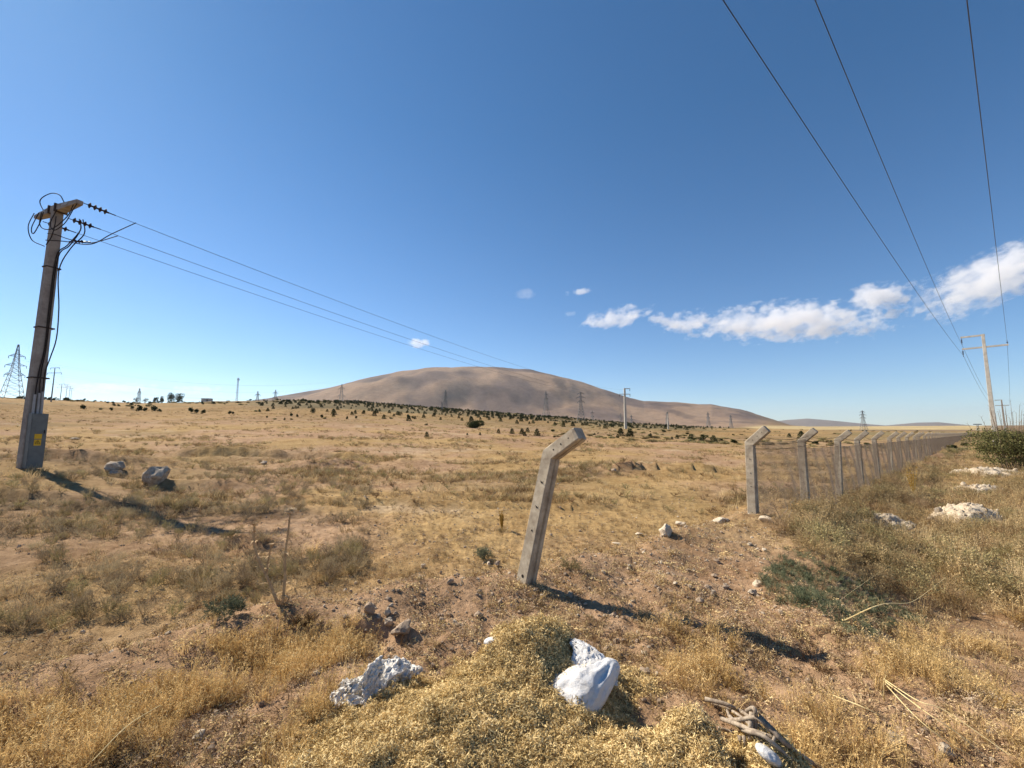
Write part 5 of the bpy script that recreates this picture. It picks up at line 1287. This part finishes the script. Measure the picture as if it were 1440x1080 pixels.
# ================================================================== CLOUDS
def cloud_mat(name, dens, seed, stretch, cover=.0):
    m = bpy.data.materials.new(name); m.use_nodes = True; nt = m.node_tree; nt.nodes.clear()
    out = N(nt, 'ShaderNodeOutputMaterial'); pv = N(nt, 'ShaderNodeVolumePrincipled'); nt.links.new(pv.outputs[0], out.inputs['Volume'])
    pv.inputs['Color'].default_value = (.98, .98, 1, 1); pv.inputs['Anisotropy'].default_value = 0.2
    tc = N(nt, 'ShaderNodeTexCoord').outputs['Object']
    ln = N(nt, 'ShaderNodeVectorMath', operation='LENGTH'); nt.links.new(tc, ln.inputs[0])
    mp = N(nt, 'ShaderNodeVectorMath', operation='MULTIPLY_ADD'); nt.links.new(tc, mp.inputs[0]); mp.inputs[1].default_value = stretch; mp.inputs[2].default_value = (seed * 3.7, seed * 1.3, seed)
    nz = N(nt, 'ShaderNodeTexNoise'); nz.inputs['Scale'].default_value = 1.0; nz.inputs['Detail'].default_value = 8; nz.inputs['Roughness'].default_value = .62; nt.links.new(mp.outputs[0], nz.inputs['Vector'])
    def mt(op, a, b):
        k = N(nt, 'ShaderNodeMath', operation=op)
        for s_, v in ((k.inputs[0], a), (k.inputs[1], b)):
            if isinstance(v, (int, float)): s_.default_value = v
            else: nt.links.new(v, s_)
        return k.outputs[0]
    f = mt('SUBTRACT', 1.0, ln.outputs['Value']); q = mt('MULTIPLY', mt('SUBTRACT', nz.outputs[0], .5), 5.0)
    d = mt('ADD', mt('MULTIPLY', f, 1.3), mt('SUBTRACT', q, .42 - cover)); d = mt('MULTIPLY', mt('MAXIMUM', d, 0.0), dens); d = mt('MINIMUM', d, dens * .5)
    nt.links.new(d, pv.inputs['Density']); return m
def cloud(px, py, w, h, label, seed, dens=.02, D=6000, cover=0, tilt=0):
    X, Y, Z = at_depth(px, py, D); k = D / F / .96
    o = link('cloud', None) if False else None
    bm = bmesh.new(); bmesh.ops.create_cube(bm, size=2.0); me = bpy.data.meshes.new('cloud'); bm.to_mesh(me); bm.free()
    rw, rh = w * k / 2, h * k / 2; rd_ = min(rw, rh * 1.5) 
    me.materials.append(cloud_mat('cloud_vapour', dens, seed, (rw / 190, rd_ / 190, rh / 130), cover))
    o = link('cloud', me); o.location = (X, Y, Z); o.scale = (rw * 1.15, rd_ * 1.15, rh * 1.15)
    o.rotation_euler = (0, -R(tilt), 0); tag(o, label, 'cloud', 'clouds low over the plain', 'thing'); return o
CL = [(150, 546, 120, 13, 'faint low cloud bank above the left horizon beside the pole row', 21, .0016, .5, 0), (275, 549, 70, 10, 'faint low cloud over the dark tree pair on the left horizon', 22, .0016, .45, 0), (1108, 453, 250, 46, 'long flat white cloud above the fence, the biggest in the row', 1, .010, .12, 2), (960, 453, 80, 26, 'ragged small cloud touching the left end of the long cloud', 2, .011, .05, 0), (866, 447, 95, 26, 'thin slanting cloud left of the long cloud row', 3, .010, 0.05, 12),
      (814, 410, 34, 10, 'tiny flat white cloud high above the hill shoulder', 4, .011, .25, 2), (1238, 417, 66, 32, 'rounded white cloud between the long cloud and the right wires', 5, .011, .2, 0), (1256, 440, 30, 14, 'wisp just below the rounded cloud', 6, .014, .1, 0), (1402, 388, 225, 66, 'large white cloud at the right edge behind the wires', 7, .007, .05, 24),
      (588, 483, 42, 13, 'small white cloud above the hill beside the thin wires', 8, .011, .15, 0), (740, 413, 34, 14, 'faint wisp of cloud left of the tiny flat cloud', 9, .0022, .0, 20), (800, 442, 16, 7, 'faint speck of cloud left of the slanting cloud', 10, .004, .1, 0), (1050, 434, 34, 10, 'small puff above the left end of the long cloud', 11, .012, .1, 0)]
for (a, b_, w_, h_, l, sd_, dn, cv, ti) in CL: cloud(a, b_, w_, h_, l, sd_, dn, cover=cv, tilt=ti, D=12000 if b_ > 500 else 6000)

# ================================================================== HAZE
hb2 = MB(); hb2.box((0, 0, (740 - 12) / 2), (31000, 31000, 740 + 12))
hz = hb2.build('haze', None); tag(hz, 'thin summer haze over the whole plain', 'haze', kind='stuff')
hm_ = bpy.data.materials.new('haze_air'); hm_.use_nodes = True; nt = hm_.node_tree; nt.nodes.clear()
out = N(nt, 'ShaderNodeOutputMaterial'); pv = N(nt, 'ShaderNodeVolumePrincipled'); nt.links.new(pv.outputs[0], out.inputs['Volume'])
pv.inputs['Color'].default_value = (.80, .88, 1.0, 1); pv.inputs['Density'].default_value = 0.000035; pv.inputs['Anisotropy'].default_value = 0.3
hz.data.materials.append(hm_)
